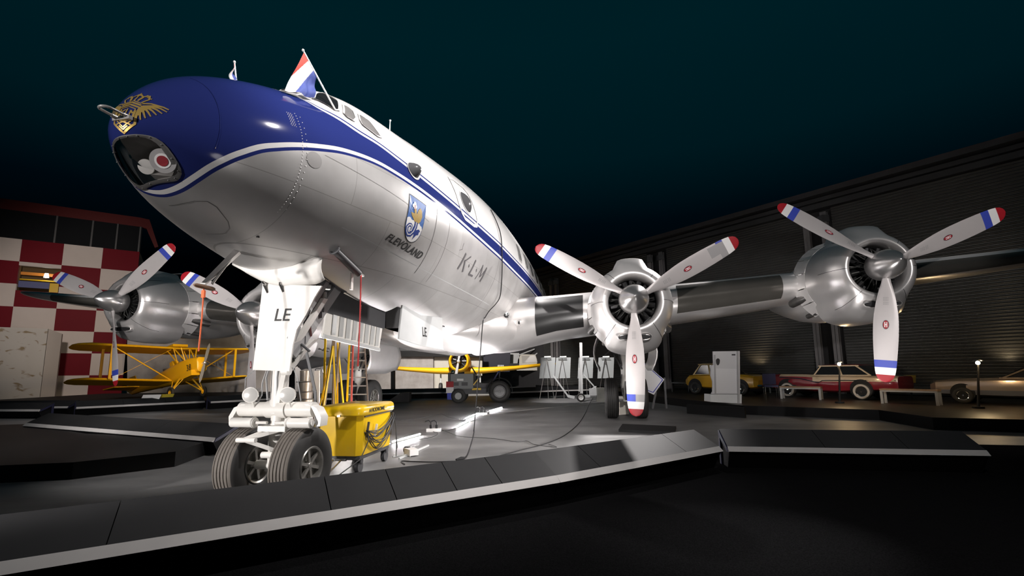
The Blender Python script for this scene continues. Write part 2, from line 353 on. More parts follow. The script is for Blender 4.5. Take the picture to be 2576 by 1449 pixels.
# coat of arms
def arms():
    S = lambda p, o=.005: skin_map(2.94, 102.8, p[0], p[1]-p[0]*.0, o, 6.0)
    b = MB()
    W, H = .185, .29
    def outline(k=1, top=1):
        pts = [(-W*k, H*k)]
        pts.append((W*k, H*k)); pts.append((W*k, -.02))
        for i in range(1, 13): a = pi*i/12; pts.append((W*k*cos(a), -.06-(.23*k)*sin(a)))
        pts.append((-W*k, -.02)); return pts
    def patch(poly, mi, off, nrm=8):
        cx = sum(p[0] for p in poly)/len(poly); cy = sum(p[1] for p in poly)/len(poly); D = []
        for i in range(len(poly)):
            p, q = poly[i], poly[(i+1) % len(poly)]
            for j in range(4): t = j/4; D.append((p[0]*(1-t)+q[0]*t, p[1]*(1-t)+q[1]*t))
        b.loft([[S((cx+(x-cx)*k, cy+(y-cy)*k), off) for x, y in D] for k in (1, .6, .3, .02)], caps=False, mi=mi)
    patch(outline(1.03), 3, .004)
    patch(outline(.985), 0, .0055)                      # blue field
    wv = [(-W*.98, -.03)]+[(-W*.98+i*W*.98/6, -.03+.03*abs(sin(i*.9))) for i in range(1, 12)]+[(W*.98, -.05)]
    patch(wv+[(W*.94*cos(pi*i/12), -.07-.215*sin(pi*i/12)) for i in range(0, 13)], 1, .0068)
    # golden lion body, head and paws
    lion = [(-.10, .03), (-.05, .0), (.0, -.035), (.05, -.03), (.10, .03), (.12, .10), (.10, .17), (.06, .20), (.02, .16), (.05, .10), (.0, .08), (-.03, .15), (-.09, .19), (-.08, .13), (-.05, .08), (-.13, .07)]
    patch(lion, 2, .008)
    # white lily
    for dx, dy, r in ((-.07, .20, .03), (-.10, .17, .022), (-.045, .175, .022), (-.07, .15, .02)):
        patch([(dx+r*cos(i*pi/4), dy+r*1.1*sin(i*pi/4)) for i in range(8)], 1, .0095)
    patch([(-.075, .19), (-.06, .19), (-.06, .12), (-.07, .12)], 4, .0105)
    # curled blue fish tail with white scallops
    pts = [(.02, -.01), (.025, -.07), (.01, -.14), (-.03, -.20), (-.08, -.22), (-.12, -.19), (-.135, -.14), (-.11, -.10), (-.07, -.085), (-.035, -.11), (-.04, -.15), (-.075, -.155)]
    Q = []
    for i in range(len(pts)-1):
        for j in range(5): t = j/5; Q.append((pts[i][0]*(1-t)+pts[i+1][0]*t, pts[i][1]*(1-t)+pts[i+1][1]*t))
    rings = []; rw = []
    for i, p in enumerate(Q):
        q = Q[min(i+1, len(Q)-1)]; r = Q[max(i-1, 0)]; dx, dy = q[0]-r[0], q[1]-r[1]; L = sqrt(dx*dx+dy*dy) or 1; w = .034*(1-i/len(Q)*.55)*(1+.18*(i % 2))
        rings.append([S((p[0]-dy/L*w, p[1]+dx/L*w), .008), S((p[0]+dy/L*w, p[1]-dx/L*w), .008)]); w2 = .007
        rw.append([S((p[0]-dy/L*w2, p[1]+dx/L*w2), .0095), S((p[0]+dy/L*w2, p[1]-dx/L*w2), .0095)])
    b.loft(rings, closed=False, caps=False, mi=5); b.loft(rw, closed=False, caps=False, mi=1)
    patch([(.03, -.14), (.06, -.10), (.11, -.07), (.15, -.085), (.13, -.10), (.13, -.14), (.09, -.16), (.06, -.21), (.045, -.25), (.04, -.19)], 5, .008)
    o = b.build('coat_of_arms', [mat('arms blue', (.05, .14, .40), .35), M_wht, mat('arms gold', (.40, .26, .05), .45, 0, .4, 60), M_ink, M_red, mat('arms deep blue', (.02, .05, .25), .35)], FUS, smooth=0, fix=False)
    o['label'] = 'shield with a golden lion and blue fish tail'
arms()
# crew door: white outline, porthole; blister window; cabin windows; flight deck glazing
door = [(4.28, 59), (4.26, 66), (4.27, 77), (4.33, 82.5), (4.45, 85.2), (4.85, 86.2), (5.0, 85.2), (5.06, 81), (5.05, 70), (5.03, 62), (4.9, 58), (4.5, 56.5)]
skin_strip(door, .055, M_wtop, 'door_outline', off=.006, closed=True)
def porthole(x, th, rx, rt, name, bulge=.02, m=M_glass, n=28):
    g = skin_poly([(x+rx*cos(2*pi*i/n), th+rt*sin(2*pi*i/n)) for i in range(n)], m, name, off=.008, sub=1, solid=bulge)
    skin_strip([(x+(rx+.012)*cos(2*pi*i/n), th+(rt+.012*57/Rad(x))*sin(2*pi*i/n)) for i in range(n)], .03, M_lgrey, 'window_frame', off=.008, closed=True, sub=1, parent=g); return g
porthole(4.66, 72.3, .19, 6.9, 'door_window', .07, mat('porthole glass', (.12, .12, .125), .12, .3))
porthole(2.92, 72.4, .11, 4.8, 'blister_window', .10, mat('porthole glass', (.12, .12, .125), .12, .3))
def rrect(x, th, w, t, n=4):
    o = []
    for cx, ct, a0 in ((1, 1, 0), (-1, 1, 90), (-1, -1, 180), (1, -1, 270)):
        for i in range(n+1):
            a = R(a0+90*i/n); o.append((x+cx*w*.6+w*.4*cos(a), th+ct*t*.6+t*.4*sin(a)))
    return o
for i in range(7):
    g = skin_poly(rrect(8.5+1.06*i, 77.5, .20, 6.6), M_glassw if i < 3 else M_glass, 'cabin_window', off=.008, sub=1)
    skin_strip(rrect(8.5+1.06*i, 77.5, .225, 7.3), .03, M_grey, 'window_frame', off=.01, closed=True, sub=1, parent=g)
def pane(poly, m, s):
    g = skin_poly([(a, s*b) for a, b in poly], m, 'cockpit_window', off=.008, sub=5)
    skin_strip([(a, s*b) for a, b in poly], .028, M_wtop, 'window_frame', off=.012, closed=True, sub=5, parent=g)
W1 = [(1.76, 31.1), (1.90, 24), (1.985, 24.5), (2.05, 32.3), (2.043, 34), (1.924, 43), (1.86, 43.1)]
W0_ = [(1.72, 3), (1.84, 3), (1.85, 17), (1.74, 19)]
W2 = [(2.088, 35.9), (2.14, 36.4), (2.196, 39.4), (2.145, 46.6), (2.072, 49.5), (1.983, 47.6), (1.963, 45.3)]
W3 = [(2.271, 40.8), (2.33, 41.5), (2.426, 43.9), (2.477, 55.8), (2.395, 56), (2.204, 50.4), (2.207, 47)]
for s in (1, -1):
    pane(W0_, M_glass, s); pane(W1, M_glass, s); pane(W2, M_glassw, s); pane(W3, M_glassw, s)
# seams, hatch and rivets
def lpix(u, v, port):      # where a sight line meets the plane at that distance from the centre line
    d = ray(u, v); Mi = ROOT.matrix_basis.inverted(); o = Mi @ Vector((0, 0, CAMH)); e = Mi.to_3x3() @ d; t = (-port-o.y)/e.y; return o+e*t
def seam(pts, w=.006, name='panel_seam', m=None): skin_strip(pts, w, m or mat('dark seam line', (.16, .155, .15), .5, .4), name, off=.003)  # thin dark grey ribbon drawn along a panel joint
seam([(.53, 20+i*5) for i in range(19)], .004, m=M_navy)
seam([(3.44, 88+i*6) for i in range(8)], .010); seam([(3.86, 90+i*6) for i in range(8)], .006)
seam([(6.35, 70+i*6) for i in range(12)], .008); seam([(8.2, 70+i*6) for i in range(12)], .006)
seam([(1.9+i*.5, 124.4+i*.45) for i in range(11)], .008, m=M_lgrey)
seam([(1.45+i*.2, 86+i*1.5) for i in range(10)], .004)
seam([(.66, 186), (.655, 172), (.67, 162), (.72, 155), (.80, 154.5), (.97, 159.5), (1.05, 164), (1.09, 170), (1.06, 184)], .008)
seam([(4.47, 100.5), (4.45, 103), (4.46, 104.5), (4.35, 106)], .008)
rv = MB()
for i in range(34):
    for dx in (0, .045) if i % 2 else (0,):
        p = Fp(1.20+dx, 60+i*2.25, .001); rv.ball(p, .0055, 6)
for i in range(12):
    for k in range(3): rv.ball(Fp(1.11+.02*k+.008*(i % 2), 61+i*1.0, .001), .0045, 6)
tag(rv.build('rivet_row', M_alum, FUS), kind='stuff')
vs = [(1.328+.085*cos(2*pi*i/20), 92+5.4*sin(2*pi*i/20)) for i in range(20)]
skin_poly(vs, mat('inspection disc', (.34, .33, .325), .4, .3), 'inspection_disc', off=.004, sub=1)
b = MB(); b.lathe(Fp(9.5, 127, -.05), (Fp(9.5, 127, 1)-Fp(9.5, 127)).normalized(), [(0, .10), (.10, .10), (.10, .085), (.02, .07)], 20); 
# crown aerial
a0 = Fp(4.78, 0); b = MB(); b.loft([[a0+Vector((x*s+sl, y*s, z)) for x, y in ((-.05, 0), (0, -.012), (.05, 0), (0, .012))] for z, s, sl in ((-.05, 1.2, 0), (0, 1, 0), (.62, .35, .02))]); b.ball(a0+Vector((.02, 0, .63)), .022, 8)
b.build('aerial_mast', M_wtop, ROOT)
# D/F aerial under nose, ice light hole
b = MB(); c0 = Fp(1.28, 157.4, .0); b.cyl(c0+Vector((0, 0, .01)), c0-Vector((0, 0, .004)), .016); b.build('drain_port', M_black, FUS)

# ------------------------------------------------ nose emblem, wrapped on the nose as seen from ahead
def NFx(y, z):
    lo, hi = .108, 1.2
    def ins(x): c, h, w = sec(x); return (y/w)**2+((z-c)/h)**2 < 1
    for _ in range(26):
        mid = (lo+hi)/2
        if ins(mid): hi = mid
        else: lo = mid
    return hi
def NF(y, z, off=.005):
    x = NFx(y, z); e = .004; gx = (NFx(y+e, z)-NFx(y-e, z))/(2*e); gz = (NFx(y, z+e)-NFx(y, z-e))/(2*e)
    n = Vector((-1, gx, gz)).normalized(); return Vector((x, y, z))+n*off
EB = MB()
def stroke(pts, w, off=.004, closed=False, mi=0, sub=5):   # emblem strokes; a to port, b up, in metres
    D = pts+[pts[0]] if closed else pts; Q = []
    for i in range(len(D)-1):
        for j in range(sub): t = j/sub; Q.append((D[i][0]*(1-t)+D[i+1][0]*t, D[i][1]*(1-t)+D[i+1][1]*t))
    Q.append(D[-1]); rings = []
    for i, p in enumerate(Q):
        q = Q[min(i+1, len(Q)-1)]; r = Q[max(i-1, 0)]; dx, dy = q[0]-r[0], q[1]-r[1]; L = sqrt(dx*dx+dy*dy) or 1
        ww = (w[0]*(1-i/(len(Q)-1))+w[1]*i/(len(Q)-1) if isinstance(w, tuple) else w)/2
        rings.append([NF(EX-(p[0]-dy/L*ww), EZ+p[1]+dx/L*ww, off), NF(EX-(p[0]+dy/L*ww), EZ+p[1]-dx/L*ww, off)])
    EB.loft(rings, closed=False, caps=False, mi=mi)
EX, EZ = -.05, 3.50
hexa = [(-.075, .06), (0, .09), (.075, .06), (.075, -.09), (0, -.165), (-.075, -.09)]
stroke(hexa, .016, closed=True); stroke([(a*.72, b*.74) for a, b in hexa], .008, closed=True)
stroke([(-.045, .035), (-.045, -.035)], .011); stroke([(-.012, .035), (-.042, 0), (-.012, -.035)], .011)
stroke([(0, .045), (0, -.02), (.02, -.02)], .011); stroke([(.03, -.035), (.03, .03), (.045, .0), (.06, .03), (.06, -.035)], .010)
stroke([(-.05, -.06), (.05, -.10)], .010); stroke([(.05, -.06), (-.05, -.10)], .010); stroke([(-.03, -.11), (.0, -.14), (.03, -.11)], .009)
stroke([(-.075, .085), (0, .115), (.075, .085)], .016)
stroke([(-.07, .105), (0, .135), (.07, .105)], .008)
for s in (-1, 1):                                     # crown arches
    stroke([(s*.065, .115), (s*.10, .155), (s*.085, .195), (s*.045, .185), (s*.03, .14)], (.012, .016))
    stroke([(s*.03, .13), (s*.05, .175), (s*.02, .205), (0, .20)], (.010, .014))
    for k in range(3): stroke([(s*(.055+.022*k), .185-.012*k), (s*(.07+.022*k), .205-.02*k)], .010)
stroke([(0, .13), (0, .215)], .012); stroke([(-.018, .215), (.018, .215)], .012); stroke([(0, .205), (0, .235)], .010)
for s in (-1, 1):                                     # wings
    for k, (ex_, ey_) in enumerate(((.235, .082), (.230, .058), (.208, .036), (.182, .014), (.155, -.008), (.128, -.030), (.104, -.050))):
        rx = .085+.085*(1-k/6); ry = .088+.012*(1-k/6)-.010*k; mx, my = (rx+ex_)/2, (ry+ey_)/2-.004
        stroke([(s*.078, .070-.014*k), (s*rx, ry), (s*mx, my+.010), (s*ex_, ey_)], (.022, .008), sub=6)
    stroke([(s*.075, .105), (s*.13, .112), (s*.19, .100), (s*.235, .084)], (.014, .008))
eo = EB.build('winged_crown_emblem', M_gold, FUS, smooth=0, fix=False); eo['label'] = 'gold crowned and winged emblem'

# landing light window
def ngrid(poly, off, ks=(1, .8, .6, .4, .2, .02), cx=0, cz=3.19, sub=4, dxf=None):
    D = []
    for i in range(len(poly)):
        p, q = poly[i], poly[(i+1) % len(poly)]
        for j in range(sub): t = j/sub; D.append((p[0]*(1-t)+q[0]*t, p[1]*(1-t)+q[1]*t))
    return [[NF(cx+(a-cx)*k, cz+(b_-cz)*k, off) for a, b_ in D] for k in ks]
gm = bpy.data.materials.new('clear light window'); gm.use_nodes = True; nt = gm.node_tree; pb = nt.nodes['Principled BSDF']
tr = nt.nodes.new('ShaderNodeBsdfTransparent'); gl = nt.nodes.new('ShaderNodeBsdfGlossy'); gl.inputs['Roughness'].default_value = .05; ms = nt.nodes.new('ShaderNodeMixShader')
fr = nt.nodes.new('ShaderNodeFresnel'); fr.inputs[0].default_value = 1.35; nt.links.new(fr.outputs[0], ms.inputs[0]); nt.links.new(tr.outputs[0], ms.inputs[1]); nt.links.new(gl.outputs[0], ms.inputs[2]); nt.links.new(ms.outputs[0], nt.nodes['Material Output'].inputs[0]); nt.nodes.remove(pb)
b = MB(); b.loft(ngrid(GL, .004), caps=False); lw = b.build('landing_light_window', gm, FUS, fix=False)
big = [(a*1.0, 3.19+(c-3.19)*1.0) for a, c in GL]
b = MB(); r0 = ngrid(GL, .007, ks=(1.045,))[0]; r1 = ngrid(GL, .012, ks=(.99,))[0]; r2 = ngrid(GL, .007, ks=(.90,))[0]; rr = [[p, q, s_] for p, q, s_ in zip(r0, r1, r2)]; rr.append(rr[0]); b.loft(rr, closed=False, caps=False)
wf = b.build('window_frame', mat('cast frame', (.20, .195, .19), .45, .5), lw, fix=False)
b = MB()
for i in range(0, len(GL0)):
    b = MB(); p = NF(GL0[i][0]*.955, 3.19+(GL0[i][1]-3.19)*.955, .011); b.cyl(p+Vector((.004, 0, 0)), p-Vector((.004, 0, 0)), .006, n=8); b.build('window_screw', M_dgrey, wf)

b = MB()                                               # dark housing behind the window
b.loft([[NF(a*.99, 3.19+(c-3.19)*.99, -.004) for a, c in GL], [Vector((.62+(-.1 if c > 3.2 else 0), a*.97, 3.19+(c-3.19)*.8)) for a, c in GL], [Vector((.62, a*.02, 3.19)) for a, c in GL]], caps=False)
b.build('light_housing', mat('housing interior', (.22, .21, .20), .6, 0, .3, 12), FUS, fix=False)
d = Vector((-.80, -.35, -.45)).normalized()
c = Vector((.365, -.035, 3.165)); b = MB(); b.lathe(c, d, [(0, .01), (0, .03), (.015, .052), (.045, .062), (.05, .060), (.052, .01)], 24); b.build('landing_lamp', mat('lamp bowl', (.75, .73, .70), .35, .4), FUS)
c = Vector((.355, -.185, 3.195)); b = MB(); b.lathe(c, d, [(-.02, .098), (.012, .098), (.012, .055)], 28, mi=0); b.lathe(c, d, [(.012, .060), (.016, .060), (.016, .045)], 24, mi=1); b.lathe(c, d, [(.012, .042), (.020, .042), (.020, .001)], 24, mi=2)
lo = b.build('lamp_reflector', [mat('reflector grey', (.36, .35, .35), .45), M_wht, mat('red disc', (.28, .02, .03), .4)], FUS); lo['label'] = 'grey reflector with a red centre'
# pitot bracket and loop on the nose
b = MB()
L0, L1 = NF(-.005, 3.45, 0), NF(-.085, 3.46, 0)
fw = Vector((-1, .10, .06)).normalized()
pts = [L0, L0+fw*.09]+[((L0+L1)/2+fw*(.12+.04*sin(pi*i/8))+(L0-L1)*((.5+.0)*cos(pi*i/8))) for i in range(1, 8)]+[L1+fw*.09, L1]
b.tube(pts, .011, 8); b.cyl(L0, L0+fw*.05, .02, .014); b.cyl(L1, L1+fw*.05, .02, .014); b.box(tuple((L0+L1)/2+Vector((-.01, 0, -.01))), (.03, .16, .03))
b.build('nose_loop', mat('loop metal', (.62, .60, .58), .3, .5), ROOT)
# twin struts under the nose and their covered pitot tube
def lp(x, p, z): return Vector((x, -p, z))
b = MB(); b.loft([[lp(1.42+dx, dy, 2.72) for dx, dy in ((-.06, 0), (0, .02), (.06, 0), (0, -.02))], [lp(1.02+dx, dy, 2.29) for dx, dy in ((-.035, 0), (0, .014), (.035, 0), (0, -.014))]])
b.cyl(lp(1.36, 0, 2.66), lp(1.10, 0.02, 2.31), .012); ps = b.build('pitot_mast', M_alum, ROOT)
b = MB(); b.lathe(lp(1.15, 0, 2.265), (-1, 0, .02), [(0, .015), (.03, .022), (.20, .020), (.23, .010)], 12); b.build('pitot_cover', mat('leather brown cover', (.16, .08, .04), .6), ps)
b = MB(); b.tube([lp(1.03, 0, 2.25), lp(1.03, .004, 1.98), lp(1.03, -.004, 1.66)], .0065, 6); b.box(tuple(lp(1.03, 0, 2.2)), (.02, .03, .07))
sr = b.build('cover_ribbon', mat('orange ribbon', (.75, .12, .03), .6), ROOT)
tag(sr, None); 
# ------------------------------------------------ wings
def wing_sec(y):      # y = distance from the centre line: leading edge x, chord, centre height, thickness
    xl = 8.62+.10*(y-2.0) if y > 2 else 8.62
    ch = max(1.0, 6.2-.235*y) if y > 2 else 5.75
    if y > 12: e_ = .010*(y-12)**2; xl += e_; ch -= e_*.5
    if y > 15.5: k_ = 1-sqrt(max(.02, 1-((y-15.5)/3.3)**2)); xl += ch*.6*k_; ch *= 1-k_
    zc = 2.60+.10*y+(.006*(y-12)**2 if y > 12 else 0) if y > 1.6 else 2.76
    th = ch*(.205-.0045*y)
    if y < 2.6: th += (2.6-y)*.16; zc -= (2.6-y)*.05
    return xl, ch, zc, th
AF = [(0, 0), (.006, .16), (.02, .29), (.05, .42), (.1, .50), (.18, .52), (.3, .50), (.45, .42), (.6, .31), (.75, .19), (.9, .07), (1, .0)]
AL = [(1, -.0), (.9, -.06), (.75, -.14), (.6, -.24), (.45, -.34), (.3, -.43), (.18, -.47), (.1, -.45), (.05, -.39), (.02, -.28), (.006, -.16)]
def wing_ring(y, s, k=1.0, sub=3):
    xl, ch, zc, th = wing_sec(y); P = AF+AL; out = []
    n = len(P)
    for i in range(n):
        a, c = P[i], P[(i+1) % n]; p0, p3 = P[i-1], P[(i+2) % n]
        for j in range(sub):
            t = j/sub
            q = [0.5*(2*a[d]+(c[d]-p0[d])*t+(2*p0[d]-5*a[d]+4*c[d]-p3[d])*t*t+(3*a[d]-p0[d]-3*c[d]+p3[d])*t**3) if 0 < i < 11 or i > 12 else a[d]*(1-t)+c[d]*t for d in (0, 1)]
            out.append(Vector((xl+q[0]*ch, -s*y, zc+q[1]*th*k-.30*max(0, min(1, 1-(y-6)/9))*q[0])))
    return out
for s in (1, -1):
    b = MB(); ys = [0.3, 1.3, 1.7, 2.1, 2.6, 3.4, 4.4, 5.6, 7, 8.2, 9.3, 10.6, 12, 13.5, 15, 16.2, 17, 17.6, 18.1, 18.5, 18.7]
    rings = [wing_ring(y, s) for y in ys]
    b.loft(rings); W = b.build('wing', M_alu, ROOT, smooth=50)
    W['label'] = ('port' if s > 0 else 'starboard')+' wing of polished metal'
    # rubber boots on the leading edge
    for y0, y1 in ((2.10, 3.28), (5.55, 8.0), (10.55, 15.2)):
        b = MB(); rings = []
        for i in range(13):
            y = y0+(y1-y0)*i/12; r = wing_ring(y, s); n = len(r); idx = [(j) % n for j in range(-9, 9)]
            if y1 > 10: idx = [(j) % n for j in range(-8, 6)]
            xl, ch, zc, th = wing_sec(y); cc = Vector((xl+.4*ch, -s*y, zc))
            rings.append([r[j]+(r[j]-cc).normalized()*.006 for j in idx])
        b.loft(rings, closed=False, caps=False); b.build('deicing_boot', M_boot if y0 < 3 else mat('glossy dark boot', (.10, .095, .085), .22, .6, .15, 2), W, smooth=60)
# belly fairing between the wings and the fuselage
b = MB(); rings = []
for x, w, z0, z1 in ((6.9, .3, 2.23, 2.5), (7.4, .9, 2.16, 2.7), (8.0, 1.35, 2.06, 2.9), (8.6, 1.62, 1.99, 3.0), (9.4, 1.8, 1.95, 3.1), (10.5, 1.85, 1.95, 3.1), (12, 1.8, 2.0, 3.1), (13.5, 1.5, 2.1, 3.0), (15, .8, 2.25, 2.8)):
    rings.append([Vector((x, w*cos(a)*(abs(cos(a))**-.35 if abs(cos(a)) > .01 else 1), (z0+z1)/2+(z1-z0)/2*sin(a))) for a in [2*pi*i/40+.01 for i in range(40)]])
b.loft(rings); b.build('belly_fairing', M_alum, ROOT, smooth=60)
b = MB()   # heater intake and lamp on the port wing root
ci = Vector((8.66, -1.72, 2.62)); b.lathe(ci, (-1, -.45, -.1), [(-.1, .10), (.02, .10), (.05, .075), (.03, .06), (-.08, .055), (-.08, .001)], 20); b.build('heater_intake', M_alum, ROOT)
b = MB(); b.lathe(ci+Vector((-.03, -.0, .02)), (-1, -.45, -.1), [(-.02, .055), (.0, .055), (.001, .001)], 16); b.build('intake_mouth', M_black, ROOT)
b = MB(); b.lathe(Vector((8.5, -1.40, 2.80)), (-1, -.3, 0), [(-.2, .085), (.02, .085), (.05, .06), (.055, .001)], 18); b.build('root_lamp', M_chrome, ROOT)

# ------------------------------------------------ engines: cowling, nacelle, propeller
ENG = [(6.844, 4.366, 2.848), (7.527, 9.279, 3.445)]
PHS = {(1, 0): -.0278, (1, 1): -.1113, (-1, 1): .1531, (-1, 0): .0506}
def blade_mesh(variant=0):
    b = MB(); st = [.20, .28, .36, .5, .65, .8, 1.0, 1.14, 1.3, 1.5, 1.7, 1.89, 1.96, 2.03, 2.10, 2.17, 2.24, 2.28, 2.30, 2.31]
    ch = {.2: .13, .28: .135, .36: .16, .5: .225, .65: .285, .8: .33, 1.0: .375, 1.14: .39, 1.3: .395, 1.5: .39, 1.7: .375, 1.89: .355, 1.96: .347, 2.03: .335, 2.10: .32, 2.17: .295, 2.24: .24, 2.28: .17, 2.30: .11, 2.31: .03}
    rings = []; K = 10
    for r in st:
        c = ch[r]; pit = R(48-30*min(1, (r-.2)/1.6)**.7); tk = .10*max(0, 1-r/.55)+.045*(1-r/2.6); tk = max(tk, .008)
        ring = []
        for i in range(K+1): u = -1+2*i/K; ring.append((u*c/2, -tk*.65*sqrt(max(0, 1-u*u))))
        for i in range(1, K): u = 1-2*i/K; ring.append((u*c/2, tk*.35*sqrt(max(0, 1-u*u))))
        rings.append([Vector((y*cos(pit)-x*sin(pit), x*cos(pit)+y*sin(pit), r)) for x, y in ring])
    def mf(j, i):
        r = (st[j]+st[j+1])/2 if j+1 < len(st) else st[-1]
        if r > 2.17: return 1
        if r > 2.03: return 2
        if r > 1.89:
            if variant == 1: return 3 if 0 <= i < 5 else 4
            if variant == 2: return 3 if i in (9,) else 4
            return 3
        if variant == 2 and 1.7 < r and 3 <= i <= 8: return 4
        return 0
    b.loft(rings, mf=mf)
    # maker's oval and stencilled lines on the front face
    def fp(x, r, off=.006):
        pit = R(48-30*min(1, (r-.2)/1.6)**.7); c = float(np.interp(r, list(ch), list(ch.values()))); u = x/(c/2); tk = max(.045*(1-r/2.6), .008)+.1*max(0, 1-r/.55)
        y = -tk*.65*sqrt(max(0, 1-u*u))-off
        return Vector((y*cos(pit)-x*sin(pit), x*cos(pit)+y*sin(pit), r))
    r0 = 1.20
    for rx, rr, off, mi in ((.052, .092, .004, 5), (.040, .080, .006, 6)):
        o = len(b.v); n = 20; b.v += [tuple(fp(0, r0, off))]+[tuple(fp(rx*cos(2*pi*i/n), r0+rr*sin(2*pi*i/n), off)) for i in range(n)]
        for i in range(n): b.f.append((o, o+1+i, o+1+(i+1) % n)); b.m.append(mi)
    def q(x0, x1, ra, rb, mi, off=.008): b.add([fp(x0, ra, off), fp(x1, ra, off), fp(x1, rb, off), fp(x0, rb, off)], [(0, 1, 2, 3)], mi)
    q(-.022, -.008, 1.15, 1.25, 2); q(.008, .022, 1.15, 1.25, 2); q(-.010, .010, 1.192, 1.208, 2)
    for k, rr in enumerate((.66, .69, .72, .76, .79)):
        for j in range(4): q(-.04+.022*j, -.026+.022*j, rr, rr+.016, 4, .005)
    me = b.build('propeller_blade', [M_blade, M_red, M_wht, M_blu, mat('worn tape grey', (.33, .32, .32), .5), M_inkg, M_red], None, smooth=50)
    return me
protos = {v: blade_mesh(v) for v in (0, 1, 2)}
def cowl_r(t, ph, base):     # ph measured from up
    a = abs((ph+pi) % (2*pi)-pi); r = base
    if base > .5: r += .17*smooth01((t-.22)/.5)*smooth01((R(26)-a)/R(13))
    d = pi-a
    r += .20*smooth01((t-.18)/.45)*smooth01((R(52)-d)/R(26))
    return r
flap_me = None
for (s, o), ph0 in PHS.items():
    ex, ey, ez = ENG[o]; E0 = Vector((ex, -s*ey, ez)); side = ('port' if s > 0 else 'starboard')
    prof = [(.62, .50), (.42, .50), (.30, .515), (.235, .55), (.215, .59), (.235, .635), (.30, .70), (.42, .77), (.6, .83), (.85, .875), (1.1, .89), (1.4, .89), (1.62, .885)]
    b = MB(); n = 72; rings = []
    for k, (t, r) in enumerate(prof):
        ring = []
        for i in range(n):
            a = 2*pi*i/n; rr = cowl_r(t, a, r) if k > 4 else r
            ring.append(E0+Vector((t, rr*sin(a), rr*cos(a))))
        rings.append(ring)
    b.loft(rings, caps=False); cow = b.build('engine_cowling', M_alum if o == 0 else M_alu, ROOT, smooth=60)
    cow['label'] = side+(' inner' if o == 0 else ' outer')+' engine cowling'
    # engine seen through the ring
    b = MB(); b.lathe(E0, (1, 0, 0), [(.66, .52), (.66, .24), (.40, .22), (.30, .17), (.02, .14)], 28, mi=0)
    for i in range(18):
        a = 2*pi*i/18; d = Vector((0, sin(a), cos(a))); r1 = .46 if i % 2 else .48; tt = .50 if i % 2 else .60
        b.cyl(E0+d*.22+Vector((tt, 0, 0)), E0+d*r1+Vector((tt, 0, 0)), .055, .06, 8, mi=1)
        b.cyl(E0+d*.20+Vector((.36, 0, 0)), E0+d*.44+Vector((.46, 0, 0)), .010, n=5, mi=2)
    for i in range(8):
        a = 2*pi*(i+.5)/8; b.tube([E0+Vector((.40, .17*sin(a), .17*cos(a))), E0+Vector((.37, .33*sin(a+.2), .33*cos(a+.2))), E0+Vector((.5, .44*sin(a+.3), .44*cos(a+.3)))], .014, 5, mi=2)
    b.build('radial_engine', [mat('engine black', (.018, .018, .019), .4, .5), mat('engine fins', (.022, .022, .023), .45, .6), mat('engine tubes', (.10, .10, .095), .35, .8)], cow)
    # lower mouths of the oil cooler, carburettor intake
    for sy in (-1, 1):
        b = MB(); c = E0+Vector((.30, sy*.20, -.745)); b.lathe((0, 0, 0), (-1, 0, 0), [(0, .13), (.03, .145), (.05, .13), (.02, .115), (-.1, .10)], 20)
        b.v = [(p[0]+c.x, p[1]*1.05+c.y, p[2]*.55+c.z) for p in b.v]; g = b.build('cooler_intake', M_alum, cow)
    b = MB(); c = E0+Vector((.27, 0, -.745)); b.lathe((0, 0, 0), (-1, 0, 0), [(-.02, .11), (.02, .11), (.021, .001)], 20)
    b.v = [(p[0]+c.x, p[1]*3.0+c.y, p[2]*.48+c.z) for p in b.v]; b.build('cooler_mouth', M_black, cow)
    # split lines on the cowling nose
    for a in (38, -38, 90, -90, 142, -142):
        b = MB(); L = []
        for t, r in prof[4:]: rr = cowl_r(t, R(a), r)+.003; L.append(E0+Vector((t, -rr*sin(R(a)), rr*cos(R(a)))))
        b.tube(L[:6], .004, 5); b.build('cowl_seam', M_black, cow)
    # cowl flaps
    for i in range(16):
        a0 = 2*pi*i/16; d = abs((a0+pi) % (2*pi)-pi)
        if d > R(140) : continue
        b = MB(); da = pi/16*.94; rg = []
        for t, r in ((1.50, .895), (1.64, .915), (1.92, .99)):
            rg.append([E0+Vector((t, -(r+dr+(.17 if d < R(20) else 0))*sin(a0+q), (r+dr+(.17 if d < R(20) else 0))*cos(a0+q))) for dr, qs in ((0, (-da, 0, da)), (-.012, (da, 0, -da))) for q in qs])
        b.loft(rg); b.build('cowl_flap', M_alum, cow, smooth=30)
    # nacelle behind the cowling
    if o == 0: P = [(1.50, .80, 0), (1.9, .84, 0), (2.3, .86, -.02), (3.0, .85, -.08), (3.8, .80, -.15), (4.8, .72, -.18), (6.0, .60, -.05), (7.4, .40, .15), (8.6, .12, .35)]
    else: P = [(1.50, .80, 0), (1.9, .83, 0), (2.3, .83, -.02), (3.0, .78, -.06), (3.8, .68, -.06), (4.8, .52, 0), (5.8, .34, .08), (6.6, .12, .15)]
    b = MB(); rg = []
    for t, r, dz in P:
        wz = 1.0 if o else 1.0
        rg.append([E0+Vector((t, r*sin(2*pi*i/48), dz+r*1.04*cos(2*pi*i/48))) for i in range(48)])
    b.loft(rg, mf=lambda j, i: 1 if j < 1 else 0); nac = b.build('engine_nacelle', [M_alu if o else M_alum, M_dalu], ROOT, smooth=60)
    nac['label'] = side+(' inner' if o == 0 else ' outer')+' engine nacelle'
